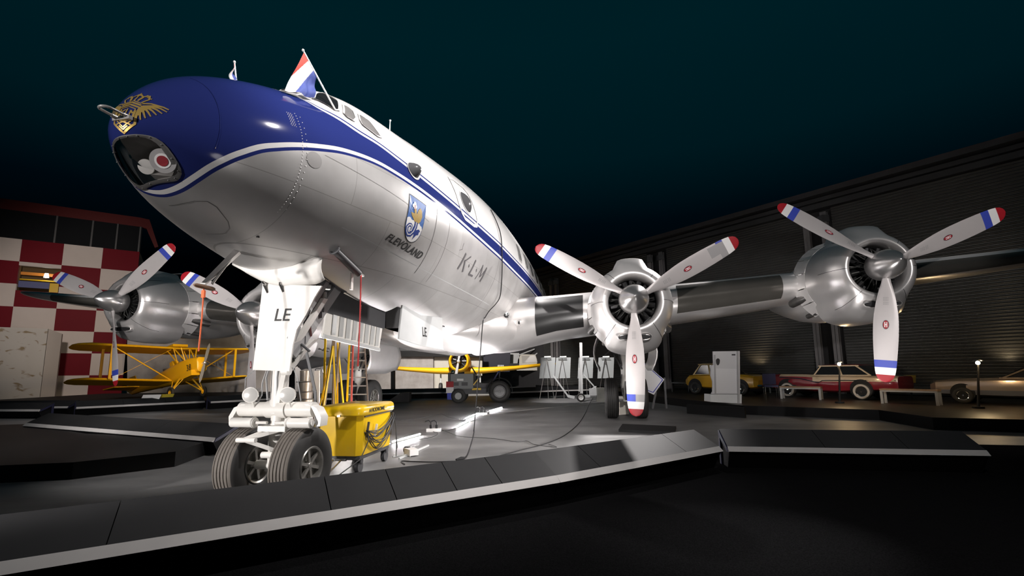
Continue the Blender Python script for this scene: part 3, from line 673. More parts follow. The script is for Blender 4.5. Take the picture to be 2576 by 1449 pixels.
    for sy in (-1, 1):
        b = MB(); c = E0+Vector((1.72, sy*.78, -.36)); b.tube([c, c+Vector((.22, sy*.10, -.05)), c+Vector((.50, sy*.14, -.09))], [.09, .10, .095], 12); b.build('exhaust_pipe', M_dalu, nac)
        c = E0+Vector((1.8, sy*.55, -.72)); b = MB(); b.cyl(c, c+Vector((.4, sy*.05, -.05)), .06); b.build('exhaust_pipe', M_dalu, nac)
    # propeller: spinner with three blades
    b = MB(); b.lathe(E0+Vector((.02, 0, 0)), (-1, 0, 0), [(-.20, .285), (-.12, .30), (.0, .30), (.12, .285), (.24, .24), (.36, .17), (.45, .095), (.50, .035), (.515, .006)], 36)
    sp = b.build('propeller', mat('spinner aluminium', (.50, .49, .485), .28, .85, .05, 9), ROOT, smooth=60); sp['label'] = side+(' inner' if o == 0 else ' outer')+' propeller'
    for k, base in enumerate((150, 30, 270)):
        a = R(base)+ph0; var = 0
        if (s, o) == (1, 0): var = (0, 2, 1)[k]
        bl = protos[var].copy(); C.objects.link(bl); bl.name = 'propeller_blade'
        # blade runs along +z locally; turn it in the propeller disc (port = -y)
        rad = Vector((0, -cos(a), sin(a))); ax = Vector((1, 0, 0)); tan = rad.cross(ax)
        bl.parent = sp; bl.matrix_local = Matrix((( ax.x, tan.x, rad.x, E0.x), (ax.y, tan.y, rad.y, E0.y), (ax.z, tan.z, rad.z, E0.z), (0, 0, 0, 1)))
for q in protos.values(): bpy.data.objects.remove(q)

# ------------------------------------------------ wheels
def wheel(parent, c, Rr, w, rimr, ax=(0, 1, 0), tread=True, spokes=6, name='wheel', rimm=None, tm=None):
    ax = Vector(ax).normalized(); c = Vector(c); h = w/2; pr = [(-h*.55, rimr*.98), (-h*.80, rimr*1.04), (-h*.98, rimr*1.25), (-h, (Rr+rimr)/2), (-h*.92, Rr*.90)]
    g = []
    T = [(-.78, .965), (-.66, .985)]
    nr = 5
    for i in range(nr):
        x = -.55+1.1*i/(nr-1)
        if tread: g += [(h*(x-.045), Rr*(1-.012*abs(x))), (h*(x-.03), Rr*.975), (h*(x+.03), Rr*.975), (h*(x+.045), Rr*(1-.012*abs(x)))]
        else: g += [(h*x, Rr)]
    prof = pr+[(h*a, Rr*b_) for a, b_ in T]+g+[(-h*a, Rr*b_) for a, b_ in reversed(T)]+[(-a, b_) for a, b_ in reversed(pr)]
    nn = len(prof); b = MB(); b.lathe(c, ax, prof, 56, mf=lambda j, i: 1 if 5 <= j < nn-6 else 0, caps=False)
    t = b.build(name, [M_rub, tm or M_rub], parent, smooth=35)
    for sd in (-1, 1):
        b = MB(); b.lathe(c, ax*sd, [(h*.3, rimr*1.0), (h*.85, rimr*1.06), (h*.93, rimr*1.02), (h*.86, rimr*.93), (h*.45, rimr*.86), (h*.40, rimr*.25), (h*.62, rimr*.23), (h*.75, rimr*.16), (h*.76, .001)], 40, caps=False, mi=0)
        u = ax.cross(Vector((0, 0, 1))); u = u.normalized() if u.length > .1 else Vector((1, 0, 0)); v = ax.cross(u)
        for i in range(spokes):
            a = 2*pi*i/spokes+.3; d = u*cos(a)+v*sin(a)
            b.bar(c+ax*sd*h*.60+d*rimr*.18, c+ax*sd*h*.62+d*rimr*.88, rimr*.17, h*.22, up=tuple(ax))
        b.build('wheel_rim', rimm or M_rim, t, smooth=35)
    return t
# ------------------------------------------------ nose landing gear
b = MB()
b.cyl(lp(2.17, -.48, 1.04), lp(2.17, .46, 1.04), .085, n=20); b.cyl(lp(2.17, -.13, 1.04), lp(2.17, .13, 1.04), .10, n=20)
b.cyl(lp(2.17, 0, 2.6), lp(2.17, 0, .78), .075, n=18); b.cyl(lp(2.17, 0, 1.5), lp(2.17, 0, 1.0), .095, n=18)
for sg in (-1, 1):
    b.loft([[lp(2.17+dx, sg*y+dy, z) for dx, dy in ((-.07, -.03), (.07, -.03), (.07, .03), (-.07, .03))] for y, z in ((.40, 1.10), (.50, 1.06), (.56, .96), (.55, .86))])
NG = b.build('nose_landing_gear', M_white, ROOT)
for sg in (-1, 1):
    b = MB(); b.cyl(lp(2.06, sg*.50, .90), lp(2.06, sg*.20, .90), .055, n=16); b.cyl(lp(2.06, sg*.20, .90), lp(2.06, sg*.05, .90), .018, n=10); b.cyl(lp(2.06, sg*.5, .90), lp(2.06, sg*.52, .90), .03)
    b.torus(lp(2.06, sg*.22, .90), (0, 1, 0), .055, .01, 20, 6)
    b.build('steering_cylinder', M_white, NG)
    b = MB(); c = lp(2.03, sg*.235-.02, 1.21); ax = Vector((-.93, -.30, 0)).normalized()
    b.lathe(c, ax, [(-.07, .02), (-.06, .06), (-.01, .085), (.02, .088), (.025, .078), (.028, .001)], 24, mf=lambda j, i: 1 if j > 3 else 0); b.cyl(c, c+Vector((.06, 0, -.14)), .012)
    b.build('taxi_light', [M_white, mat('lamp glass', (.72, .71, .68), .15, .2)], NG)
    b = MB(); b.tube([lp(2.10, sg*.12, 1.5), lp(2.06, sg*.14, 1.35), lp(2.09, sg*.17, 1.2), lp(2.1, sg*.22, 1.12)], .010, 6); b.tube([lp(2.08, sg*.05, 1.6), lp(2.03, sg*.07, 1.4), lp(2.06, sg*.06, 1.15)], .012, 6); b.tube([lp(2.08, sg*.20, 1.55), lp(2.02, sg*.33, 1.4), lp(2.06, sg*.36, 1.14)], .006, 6)
    b.build('hydraulic_hose', M_grey, NG)
b = MB(); b.bar(lp(1.86, -.16, .74), lp(2.12, -.03, .83), .05, .04); b.bar(lp(1.86, -.16, .74), lp(2.12, .12, .83), .045, .04); b.bar(lp(1.86, -.14, .73), lp(2.10, 0, .60), .045, .04); b.bar(lp(1.86, -.14, .73), lp(2.10, .1, .58), .045, .04); b.cyl(lp(1.86, -.25, .735), lp(1.86, -.02, .735), .026)
b.build('torque_link', M_white, NG)
b = MB(); b.cyl(lp(2.17, 0, .82), lp(2.17, 0, .42), .085, n=18); b.cyl(lp(2.17, -.36, .42), lp(2.17, .36, .42), .05, n=16); b.cyl(lp(2.0, -.04, .56), lp(2.0, .12, .56), .035); b.box(tuple(lp(2.1, .05, .84)), (.2, .34, .06)); b.build('axle', M_white, NG)
for sg in (-1, 1): wheel(NG, lp(2.17, sg*.335, .425), .425, .29, .20, tm=M_rubl, name='nose_wheel')
# door panel carrying the letters, and the small curved door above it
def plate(name, poly, thick, m, parent, bulge=0.0, lab=None):
    b = MB(); n = len(poly); c = sum((Vector(p) for p in poly), Vector())/n
    nn = Vector((0, 0, 0))
    for i in range(n): nn += (Vector(poly[i])-c).cross(Vector(poly[(i+1) % n])-c)
    nn.normalize(); b.prism([Vector(p)-nn*thick/2 for p in poly], nn*thick); o = b.build(name, m, parent)
    if lab: o['label'] = lab
    return o
d1 = plate('gear_door', [lp(1.94, -.11, 2.47), lp(1.94, .30, 2.435), lp(1.94, .64, 2.41), lp(1.94, .56, 2.29), lp(1.94, .46, 2.09), lp(1.94, .355, 1.93), lp(1.94, .315, 1.75), lp(1.94, .29, 1.47), lp(1.94, -.17, 1.49), lp(1.94, -.14, 1.94)], .02, M_white, NG, lab='white nose gear door lettered LE')
text_on('LE', lp(1.9275, .055, 2.035), (0, -1, -.02), (0, 0, 1), .20, M_ink, d1, 'door_letters', shear=.18, bold=.0015, sx=1.05)
TP = [(-.50, 2.73), (-.42, 2.70), (-.30, 2.655), (-.2, 2.64), (.06, 2.655), (.3, 2.69), (.44, 2.745), (.52, 2.76), (.60, 2.74), (.66, 2.70), (.70, 2.65)]
BT = [(-.50, 2.71), (-.42, 2.67), (-.30, 2.60), (-.2, 2.55), (-.06, 2.48), (.15, 2.43), (.40, 2.435), (.55, 2.455), (.62, 2.50), (.67, 2.56), (.70, 2.63)]
b = MB(); rg = []
for k in range(7):
    t = k/6; row = []
    for i in range(25):
        y = -.50+1.12*i/24; zt = float(np.interp(y, [a for a, _ in TP], [c for _, c in TP])); zb = float(np.interp(y, [a for a, _ in BT], [c for _, c in BT])); row.append(lp(1.90+.16*y*y-.05*sin(pi*t)+.05*t, y, zt*(1-t)+zb*t))
    rg.append(row)
b.loft(rg, closed=False, caps=False); o = b.build('gear_door', M_white, NG, smooth=60); md = o.modifiers.new('thick', 'SOLIDIFY'); md.thickness = .02; o['label'] = 'curved white forward gear door'
for y in (-.07, .13): b = MB(); b.bar(lp(1.90, y, 2.45), lp(1.93, y+.03, 2.36), .02); b.bar(lp(1.90, y+.02, 2.45), lp(1.92, y-.03, 2.49), .02); b.build('door_hinge', M_steel, NG)
b = MB()
# drag struts
b = MB(); b.bar(lp(2.62, .30, 2.72), lp(2.02, .28, 1.98), .03, .10); b.bar(lp(2.02, .28, 1.98), lp(1.98, .25, 1.82), .06, .10); b.bar(lp(3.02, .30, 2.78), lp(2.30, .30, 2.02), .03, .13); b.bar(lp(2.62, .30, 2.74), lp(3.02, .30, 2.78), .08, .08)
b.bar(lp(2.55, .32, 2.64), lp(2.15, .33, 2.18), .06, .06); b.bar(lp(2.3, .3, 2.02), lp(2.02, .24, 1.66), .05, .12); b.build('drag_strut', M_grey, NG)
b = MB(); b.loft([[lp(x+dx, y+dy, z) for dx, dy in ((-.04, -.025), (.04, -.025), (.04, .025), (-.04, .025))] for x, y, z in ((2.42, .36, 2.35), (2.25, .34, 2.12), (2.10, .28, 1.86), (2.05, .24, 1.78))]); b.loft([[lp(x+dx, y+dy, z) for dx, dy in ((-.035, -.03), (.035, -.03), (.035, .03), (-.035, .03))] for x, y, z in ((2.30, .33, 1.84), (2.22, .29, 1.76), (2.02, .18, 1.44), (2.04, .10, 1.12))])
b.cyl(lp(2.0, .16, 1.47), lp(2.0, .24, 1.47), .045); b.build('side_brace', M_white, NG)
rnd = random.Random(5); b = MB()
for i in range(34):
    t = rnd.random(); c = Vector(lp(2.02+.55*t+rnd.uniform(-.05, .08), .22+rnd.uniform(-.10, .12), 1.50+1.05*t)); d = Vector((rnd.uniform(-1, 1), rnd.uniform(-1, 1), rnd.uniform(-1, 1))).normalized()*rnd.uniform(.03, .09)
    if i % 3: b.cyl(c-d, c+d, rnd.uniform(.01, .028), n=8, mi=i % 2)
    else: b.box(tuple(c), (rnd.uniform(.04, .10), rnd.uniform(.03, .07), rnd.uniform(.04, .10)), rnd.random(), mi=i % 2)
for i in range(5): b.tube([lp(2.9-.1*i, .1+.05*i, 2.75), lp(2.5-.08*i, .2, 2.3), lp(2.25, .18+.02*i, 1.9), lp(2.12, .14, 1.55)], .010, 6, mi=i % 2)
b.build('gear_mechanism', [M_dgrey, M_steel], NG)
b = MB(); b.cyl(lp(2.02, .72, 2.84), lp(2.50, .76, 2.66), .045, n=16); b.torus(lp(2.02, .72, 2.84), (.9, 0, -.4), .055, .012); b.build('door_jack', M_dgrey, NG)
b = MB(); b.bar(lp(2.40, .74, 2.70), lp(2.62, .76, 2.66), .03, .04); b.bar(lp(2.45, .70, 2.66), lp(2.45, .70, 2.45), .02, .05); b.build('door_arm', M_white, NG)
# wheel bay: dark interior and the two long side doors
def skz(x, y): c, h_, w = sec(x); return c-h_*sqrt(1-(y/w)**2)
for x0, x1, w_ in ((2.15, 3.9, .42), (3.9, 6.1, .62)):
    b = MB(); xs_ = [x0+(x1-x0)*i/6 for i in range(7)]
    for sg in (-1, 1): b.loft([[Vector((x, sg*w_*1.03, skz(x, w_)-.012)), Vector((x, sg*w_, 3.15))] for x in xs_], closed=False, caps=False)
    b.add([(x0, -w_, 3.15), (x1, -w_, 3.15), (x1, w_, 3.15), (x0, w_, 3.15)], [(0, 1, 2, 3)])
    xe = x0 if x0 < 3 else x1; b.add([(xe, -w_, skz(xe, w_)), (xe, w_, skz(xe, w_)), (xe, w_, 3.15), (xe, -w_, 3.15)], [(0, 1, 2, 3)])
    for i in range(4): b.box((x0+.3+(x1-x0)*i/4, 0, 3.07), (.05, 2*w_, .12))
    b.build('wheel_bay', M_dgrey, ROOT, fix=False)
b = MB()
for i in range(9): b.box((2.5+.35*i, .25*sin(i*2.1), 2.90), (.22, .3, .22), mi=i % 2)
b.build('bay_equipment', [M_dgrey, M_steel], ROOT)
d2 = plate('gear_door', [lp(x, .80+(2.43-z)*.068, z) for x, z in ((3.70, 2.43), (4.4, 2.36), (5.45, 2.43), (5.42, 1.84), (4.4, 1.86), (3.53, 1.92), (3.60, 2.15))], .025, M_lgrey, ROOT, lab='port rear gear door lettered LE')
text_on('LE', lp(4.42, .8435, 2.02), (1, 0, 0), (0, .068, 1), .22, M_ink, d2, 'door_letters', sx=.9, bold=.003)
d3 = plate('gear_door', [lp(4.15, -.70, 2.62), lp(6.1, -.70, 2.40), lp(6.12, -.78, 1.88), lp(4.15, -.78, 2.02)], .03, M_white, ROOT, lab='starboard rear gear door, ribbed inside')
b = MB()
for i in range(8): x = 4.35+.22*i; b.bar(lp(x, -.68, 2.52-.11*(x-4.3)), lp(x+.05, -.735, 2.08-.07*(x-4.3)), .07, .05)
b.bar(lp(4.15, -.68, 2.62), lp(6.1, -.68, 2.40), .04, .06); b.bar(lp(4.15, -.755, 2.04), lp(6.12, -.755, 1.90), .04, .06); b.build('door_rib', M_lgrey, d3)
# streamer
b = MB(); b.loft([[lp(2.40, .86, z), lp(2.40+w_, .80, z)] for w_, z in ((.075, 2.62), (.08, 2.45), (.085, 2.2), (.085, 1.9), (.07, 1.52))], closed=False, caps=False)
st = b.build('warning_streamer', mat('streamer red', (.42, .03, .03), .6), ROOT); md = st.modifiers.new('t', 'SOLIDIFY'); md.thickness = .003
text_on('REMOVE BEFORE FLIGHT', lp(2.415, .862, 2.50), (0, 0, -1), (.8, .6, 0), .062, M_wht, st, 'streamer_lettering', sx=.95)

# ------------------------------------------------ main landing gear
for s in (1, -1):
    y = 4.366
    b = MB(); b.cyl(lp(11.6, s*y, 2.7), lp(11.87, s*y, .9), .12, n=20); b.cyl(lp(11.85, s*y, 1.1), lp(11.87, s*y, .5), .09, n=16); b.cyl(lp(11.87, s*y-.5, .6), lp(11.87, s*y+.5, .6), .055)
    mg = b.build('main_landing_gear', M_white, ROOT); mg['label'] = ('port' if s > 0 else 'starboard')+' main landing gear'
    for sg in (-1, 1): wheel(mg, lp(11.87, s*y+sg*.42, .60), .60, .40, .27, name='main_wheel')
    b = MB(); b.bar(lp(11.3, s*y-.62, 2.4), lp(11.7, s*y-.08, 1.45), .035); b.bar(lp(11.3, s*y-.35, 2.5), lp(11.7, s*y-.08, 1.55), .035); b.bar(lp(11.3, s*y-.60, 1.85), lp(11.3, s*y-.30, 2.1), .03); b.bar(lp(11.3, s*y+.6, 2.3), lp(11.7, s*y+.08, 1.5), .035); b.bar(lp(12.9, s*y, 2.4), lp(11.95, s*y, 1.3), .06); b.build('side_brace', M_dgrey, mg)
    b = MB(); b.bar(lp(11.7, s*y, 1.05), lp(11.45, s*y, .8), .05, .14); b.bar(lp(11.45, s*y, .8), lp(11.75, s*y, .6), .05, .14); b.tube([lp(11.68, s*y-.1, 1.3), lp(11.6, s*y-.14, 1.0), lp(11.7, s*y-.1, .7)], .015, 6); b.build('torque_link', M_dgrey, mg)
    for sg in (-1, 1):      # curved nacelle doors hanging open
        b = MB(); rg = []
        for k in range(7):
            t = k/6; w = sin(pi*(.12+.76*t)); rg.append([lp(10.9+2.3*u, s*y+sg*(.72+.16*sin(pi*t)), 2.45-1.05*t*(1 if u < .8 else .9)) for u in (0, .05, .3, .6, .9, 1)])
        b.loft(rg, closed=False, caps=False); g = b.build('nacelle_door', [M_alum], mg, smooth=60); md = g.modifiers.new('t', 'SOLIDIFY'); md.thickness = .03
b = MB(); b.bar(lp(10.9, 2.6, .9), lp(10.9, 2.6, 1.0), .01)

# flags flown from the flight deck windows
def flag(name, lab, base, top, D, Cc, sred, cut):
    base, top, D, Cc = [ROOT.matrix_basis @ Vector(q) for q in (base, top, D, Cc)]
    t = thing(name, lab, 'flag', base)
    rel = lambda p: p-base
    b = MB(); b.cyl(rel(base), rel(top)+(rel(top)*.03), .011, .009, 8); b.ball(rel(top)*1.03, .016, 8); b.build('flagpole', M_wtop, t)
    A = rel(top); B = rel(base+(top-base)*cut); n = 64; b = MB(); rings = []
    nrm = (A-B).cross(rel(D)-A).normalized()
    for j in range(n+1):
        w = j/n; row = []
        for i in range(n+1):
            h = i/n; p = (A*(1-h)+B*h)*(1-w)+(rel(D)*(1-h)+rel(Cc)*h)*w
            row.append(p+nrm*(.035*sin(w*7+h*2.5)*w+.02*sin(h*11+w*3)*w))
        rings.append(row)
    def mf(j, i):
        w, h = j/n, i/n
        if h/.34+w/.60 < 1: return 0
        return 2 if h > .74-.44*w else 1
    b.loft(rings, closed=False, caps=False, mf=mf); b.build('flag_cloth', [mat('flag red', (.55, .05, .03), .7), mat('flag white', (.72, .70, .68), .7), mat('flag blue', (.06, .09, .34), .7)], t, smooth=60)
flag('tricolour_flag', 'red white and blue flag on a pole at the near flight deck window', Fp(1.887, 42.5, .0), lpix(765, 131, .52), lpix(713, 230, .50), lpix(788, 248, .56), 0, .60)
flag('tricolour_flag', 'mostly hidden flag on the far side of the airliner nose', lpix(594, 202, -.50), lpix(590, 157, -.50), lpix(577, 203, -.46), lpix(586, 206, -.50), 0, .75)
# ================================================= the hall
def noise_floor(name, c1, c2, sc, rough, r2, bump=.1, stretch=(1, 1, 1), spec=.5):
    m = bpy.data.materials.new(name); m.use_nodes = True; nt = m.node_tree; N = nt.nodes.new; L = nt.links.new; b = nt.nodes['Principled BSDF']
    tc = N('ShaderNodeTexCoord'); mp = N('ShaderNodeMapping'); mp.inputs['Scale'].default_value = stretch; L(tc.outputs['Object'], mp.inputs[0])
    n = N('ShaderNodeTexNoise'); n.inputs['Scale'].default_value = sc; n.inputs['Detail'].default_value = 8; n.inputs['Roughness'].default_value = .65; L(mp.outputs[0], n.inputs['Vector'])
    r = N('ShaderNodeValToRGB'); r.color_ramp.elements[0].position = .35; r.color_ramp.elements[0].color = (*c1, 1); r.color_ramp.elements[1].position = .68; r.color_ramp.elements[1].color = (*c2, 1)
    L(n.outputs['Fac'], r.inputs[0]); L(r.outputs[0], b.inputs['Base Color'])
    mr = N('ShaderNodeMapRange'); mr.inputs['To Min'].default_value = rough; mr.inputs['To Max'].default_value = r2; L(n.outputs['Fac'], mr.inputs['Value']); L(mr.outputs[0], b.inputs['Roughness'])
    n2 = N('ShaderNodeTexNoise'); n2.inputs['Scale'].default_value = 60; L(tc.outputs['Object'], n2.inputs['Vector']); bp = N('ShaderNodeBump'); bp.inputs['Strength'].default_value = bump; bp.inputs['Distance'].default_value = .004; L(n2.outputs['Fac'], bp.inputs['Height']); L(bp.outputs[0], b.inputs['Normal'])
    b.inputs['Specular IOR Level'].default_value = spec
    return m
b = MB(); b.add([(-70, -12, 0), (60, -12, 0), (60, 70, 0), (-70, 70, 0)], [(0, 1, 2, 3)])
tag(b.build('floor', noise_floor('painted concrete', (.12, .12, .122), (.25, .246, .242), .5, .38, .6, .12, (1, 2.0, 1)), smooth=0), kind='structure')
# barriers: sloping reading rail with a pale lower edge
M_panel = mat('barrier panel', (.028, .028, .029), .5, 0, .15, 3, spec=.12)
M_strip = mat('pale edge strip', (.52, .50, .485), .5, 0, .08, 6, spec=.2)
M_kick = mat('barrier base black', (.006, .006, .0065), .6, spec=.1)
M_gus = mat('dark blue gusset', (.016, .016, .05), .5)
def barrier(lab, p0, p1, n, side=1, ends=(1, 1), group=None, cuts=None, h=0.0):
    p0 = Vector((p0[0], p0[1], h)); p1 = Vector((p1[0], p1[1], h)); d = (p1-p0); L = d.length; d.normalize(); nn = Vector((-d.y, d.x, 0))*side
    t = thing('platform_barrier', lab, 'barrier', (p0+p1)/2, 0, group); o = (p0+p1)/2; Z = Vector((0, 0, 1))
    def X(a, e, z): return p0+d*a+nn*e+Z*z-o
    def prof(a, P): return [X(a, e, z) for e, z in P]
    cuts = cuts or [i/n for i in range(1, n)]; cs = [0]+cuts+[1]
    for i in range(len(cs)-1):
        a0, a1 = cs[i]*L+(.004 if i else 0), cs[i+1]*L-(.004 if i < len(cs)-2 else 0)
        b = MB(); P = [(.0, .318), (.40, .52), (.415, .515), (.415, .49), (.0, .285)]; b.loft([prof(a0, P), prof(a1, P)]); b.build('panel', M_panel, t, smooth=0)
    b = MB(); P = [(-.065, .258), (.0, .322), (.0, .285), (-.035, .245)]; m0, m1 = (.0, .0)
    b.loft([prof(0, P), prof(L, P)]); b.build('edge_strip', M_strip, t, smooth=0)
    b = MB(); P = [(-.03, .24), (.0, .284), (.39, .48), (.39, .0), (.10, .0)]; b.loft([prof(.01, P), prof(L-.01, P)]); b.build('base', M_kick, t, smooth=0)
    for k, on in zip((0, L), ends):
        if not on: continue
        s = -1 if k == 0 else 1; b = MB(); P = [(-.02, .245), (.0, .30), (.40, .50), (.40, .0), (.33, .0), (.33, .40), (.05, .27)]
        b.loft([prof(k-.0*s, P), prof(k+.02*s, P)]); b.build('end_gusset', M_gus, t, smooth=0)
    return t
S = spot
a, b_, c_ = S(0, 1412, .32), S(1400, 1196, .32), S(1809, 1122.5, .32)
e0 = a+(a-S(640, 1312, .32)).normalized()*1.6
barrier('long grey barrier rail in the foreground below the nose wheels', e0, b_, 6, 1, (1, 0), cuts=[.36, .605, .70, .80, .885])
barrier('grey barrier rail joining the foreground rail and ending at its angled corner', b_, c_, 3, 1, (0, 1), cuts=[.22, .75])
barrier('dark barrier rail with a pale edge running right from the corner', S(1830, 1123, .32), S(2482, 1133, .32), 3, 1, (1, 1), cuts=[.40, .72])
barrier('dark barrier rail with a pale edge left of the nose wheels', S(66, 1064, .32), S(542, 1101, .32), 3, 1, (1, 1), cuts=[.45, .72])
barrier('far barrier rail below the painted wall panels at the left edge', S(-60, 1024, .32), S(172, 1022, .32), 2, 1)
barrier('short black barrier rail between the left edge and the biplane', S(45, 1024, .32)+Vector((0, -1, 0)), S(172, 1024, .32)+Vector((0, -1, 0)), 2, 1)
bb = barrier('barrier rail below the yellow biplane, carrying a white and a yellow notice', S(192, 1024, .32), S(515, 1008.5, .32), 3, 1)
barrier('barrier rail right of the biplane notices, seen behind the nose gear lamps', S(530, 1010, .32), S(700, 1001, .32), 2, 1)
barrier('far barrier rail behind the ladder and main wheel', S(700, 1003, .32), S(905, 1001, .32), 2, 1)
barrier('far barrier rail between the ladder and the tow tractor', S(912, 990, .32), S(1140, 986, .32), 3, 1)
barrier('far barrier rail between the tow tractor and the display boards', S(1285, 986, .32), S(1420, 981, .32), 2, 1)
barrier('far barrier rail behind the white display boards and lifting mast', S(1420, 981, .32), S(1500, 979, .32), 1, 1)
b = MB(); p = S(972, 992, .15); b.prism([Vector(S(1012, 1013, .02))+Vector(q) for q in ((-.8, 0, 0), (.25, .3, 0), (.25, .3, .45), (-.1, 0, .45))], (0, .5, 0)); b.build('corner_wedge', M_panel)
tag(bpy.data.objects['corner_wedge'], 'grey angled barrier end wedge left of the tow tractor', 'barrier')
# notices on the rail
def lay(u0, v0, u1, v1, m, name, lab, cat, z0=.34, z1=.50, lift=.012):
    q = [S(u0, v1, z0), S(u1, v1-1.5, z0)]; q += [q[1]+Vector((0, .16, .27)), q[0]+Vector((0, .16, .27))]; o = sum(q, Vector())/4
    b = MB(); b.prism([p-o+Vector((0, -.02, .02)) for p in q], (0, -.01, .015)); ob = b.build(name, m); ob.location = o; return tag(ob, lab, cat)
lay(352, 996, 398, 1013.5, M_wht, 'notice_board', 'white printed notice on the rail below the biplane', 'sign')
lay(399, 995, 431, 1011.5, mat('mustard', (.42, .33, .02), .5), 'notice_board', 'mustard yellow notice beside the white one on the rail', 'sign')
# raised black walkway left, visitor carpet in front
def slab(name, pts, h, m, lab, cat, kind=None, z0=0.0):
    o = sum((Vector((p[0], p[1], 0)) for p in pts), Vector())/len(pts)
    b = MB(); b.prism([Vector((p[0], p[1], z0))-o for p in pts], (0, 0, h-z0)); b.m = [0, 0]+[1]*(len(b.f)-2); ob = b.build(name, [m, M_kick if name == 'display_platform' else m], smooth=0); ob.location = o
    return tag(ob, lab, cat, kind=kind)
M_deck = mat('walkway black', (.010, .010, .0105), .5, 0, .3, 5, spec=.15)
q = [S(185, 1162, .24), S(442, 1135, .24), S(542, 1103, .24), Vector((-9.0, 10.0, 0)), S(66, 1066, .24), Vector((-16, 11, 0)), Vector((-16, 5.5, 0)), Vector((-9.0, 6.2, 0))]
slab('raised_walkway', q, .235, M_deck, 'raised black walkway slab left of the nose wheels', 'walkway')
carpet = noise_floor('dark visitor carpet', (.004, .004, .0042), (.010, .010, .0105), 90, .9, 1.0, 1.0, spec=.0)
A = Vector((e0.x, e0.y, 0)); d1_ = Vector((b_.x-e0.x, b_.y-e0.y, 0))
slab('visitor_carpet', [(-12, -9), (14, -9), (14, 7.6), (8.4, 8.8), (7.4, 9.6), (6.45, 7.0), (c_.x+.30, c_.y+1.1), (c_.x+.02, c_.y+1.1), (c_.x-.05, c_.y+.14), (b_.x-.05, b_.y+.12), (e0.x-.08, e0.y+.12), (-12, -2.2)], .008, carpet, 'black speckled visitor carpet across the foreground', 'carpet')
# ------------------------------------------------ right hand wall with roller shutters
W0 = S(1682, 977, .28); W0.z = 0; wa = R(-36.5); WD = Vector((-sin(wa), -cos(wa), 0)); WN = Vector((-WD.y, WD.x, 0))  # along the wall towards us / into the wall
if WN.dot(W0) < 0: WN = -WN
def WP(t, z, n=0): return W0+WD*t+Vector((0, 0, z))+WN*n
M_shut = mat('roller shutter grey', (.075, .075, .072), .42, .3, .1, 3)
M_dwall = mat('dark hall cladding', (.035, .034, .036), .7, 0, .2, 2)
b = MB(); b.prism([WP(-22, 0, .6), WP(24, 0, .6), WP(24, 9.62, .6), WP(-22, 9.62, .6)], WN*.3); tag(b.build('wall_right', M_dwall, smooth=0), kind='structure')
k = 1
for t0, t1 in ((-11.5, -1.1), (.35, 8.05), (9.25, 23)):
    b = MB(); rg = []; z = .3; i = 0
    while z < 8.75:
        for dz, n in ((0, .0), (.035, .035), (.075, .035), (.11, .0)): rg.append([WP(t0, z+dz, n), WP(t1, z+dz, n)])
        z += .125
    b.loft(rg, closed=False, caps=False); tag(b.build('door_%d' % k, M_shut, smooth=0, fix=False), kind='structure'); k += 1
b = MB()
for z, dz, n in ((8.85, .25, -.12), (9.2, .18, -.05), (9.5, .25, -.2)): b.prism([WP(-22, z, n), WP(24, z, n), WP(24, z+dz, n), WP(-22, z+dz, n)], WN*.5)
tag(b.build('trim_1', M_dwall, smooth=0), kind='structure')
for t in (-.75, .10, 8.25, 9.0, -10.2, -9.6):
    g = thing('steel_column', {-.75: 'left steel column of the pair behind the inner propeller', .10: 'right steel column of the pair behind the inner propeller', 8.25: 'left steel column of the pair between the shutters, left of the outer propeller', 9.0: 'right steel column of the pair between the shutters, behind the street lamp'}.get(t, 'far steel column behind the tail end of the airliner'), 'column', WP(t, 0, -.25))
    if t < -2: g['group'] = 'far steel columns'
    b = MB(); v = WD*.13; b.prism([-v, v, v+WN*.04, -v+WN*.04], (0, 0, 8.6)); b.prism([-v+WN*.2, v+WN*.2, v+WN*.24, -v+WN*.24], (0, 0, 8.6)); b.prism([WD*-.02, WD*.02, WD*.02+WN*.22, WD*-.02+WN*.22], (0, 0, 8.6)); b.build('shaft', mat('column steel', (.20, .19, .195), .5, 0, .1, 3), g, smooth=0)
    b = MB(); b.box((0, 0, 8.25), (.34, .34, .3)); b.build('bracket', M_dgrey, g)
# platform for the cars
M_cardeck = noise_floor('dark brown deck', (.028, .020, .014), (.055, .042, .030), 2.5, .28, .5, .05, (1, 4, 1))
pf = [S(1640, 996, .28), S(1705, 1003, .28), S(1870, 1020, .28), S(2210, 1031, .28), S(2345, 1050, .28), S(2600, 1056, .28)]
pf = [(p.x, p.y) for p in pf]+[(30, 9), (30, -4)]+[tuple(WP(26, 0, .5))[:2], tuple(WP(-20, 0, .5))[:2], (4.2, 33)]
pf = pf[:6]+[tuple(WP(25, 0, -.45))[:2], tuple(WP(-12, 0, -.45))[:2], (5.0, 30)]
slab('display_platform', pf, .28, M_cardeck, 'low dark brown platform under the parked cars', 'platform')
b = MB(); b.prism([Vector((p.x, p.y, 0))+Vector(q) for p in (S(1875, 1052, 0),) for q in ((-1.1, 1.6, 0), (0, 0, 0), (0, 0, .30), (-1.1, 1.6, .30))], (.06, .06, 0)); tag(b.build('platform_kickboard', M_kick, smooth=0), 'black angled kickboard at the platform corner below the white sign', 'kickboard')
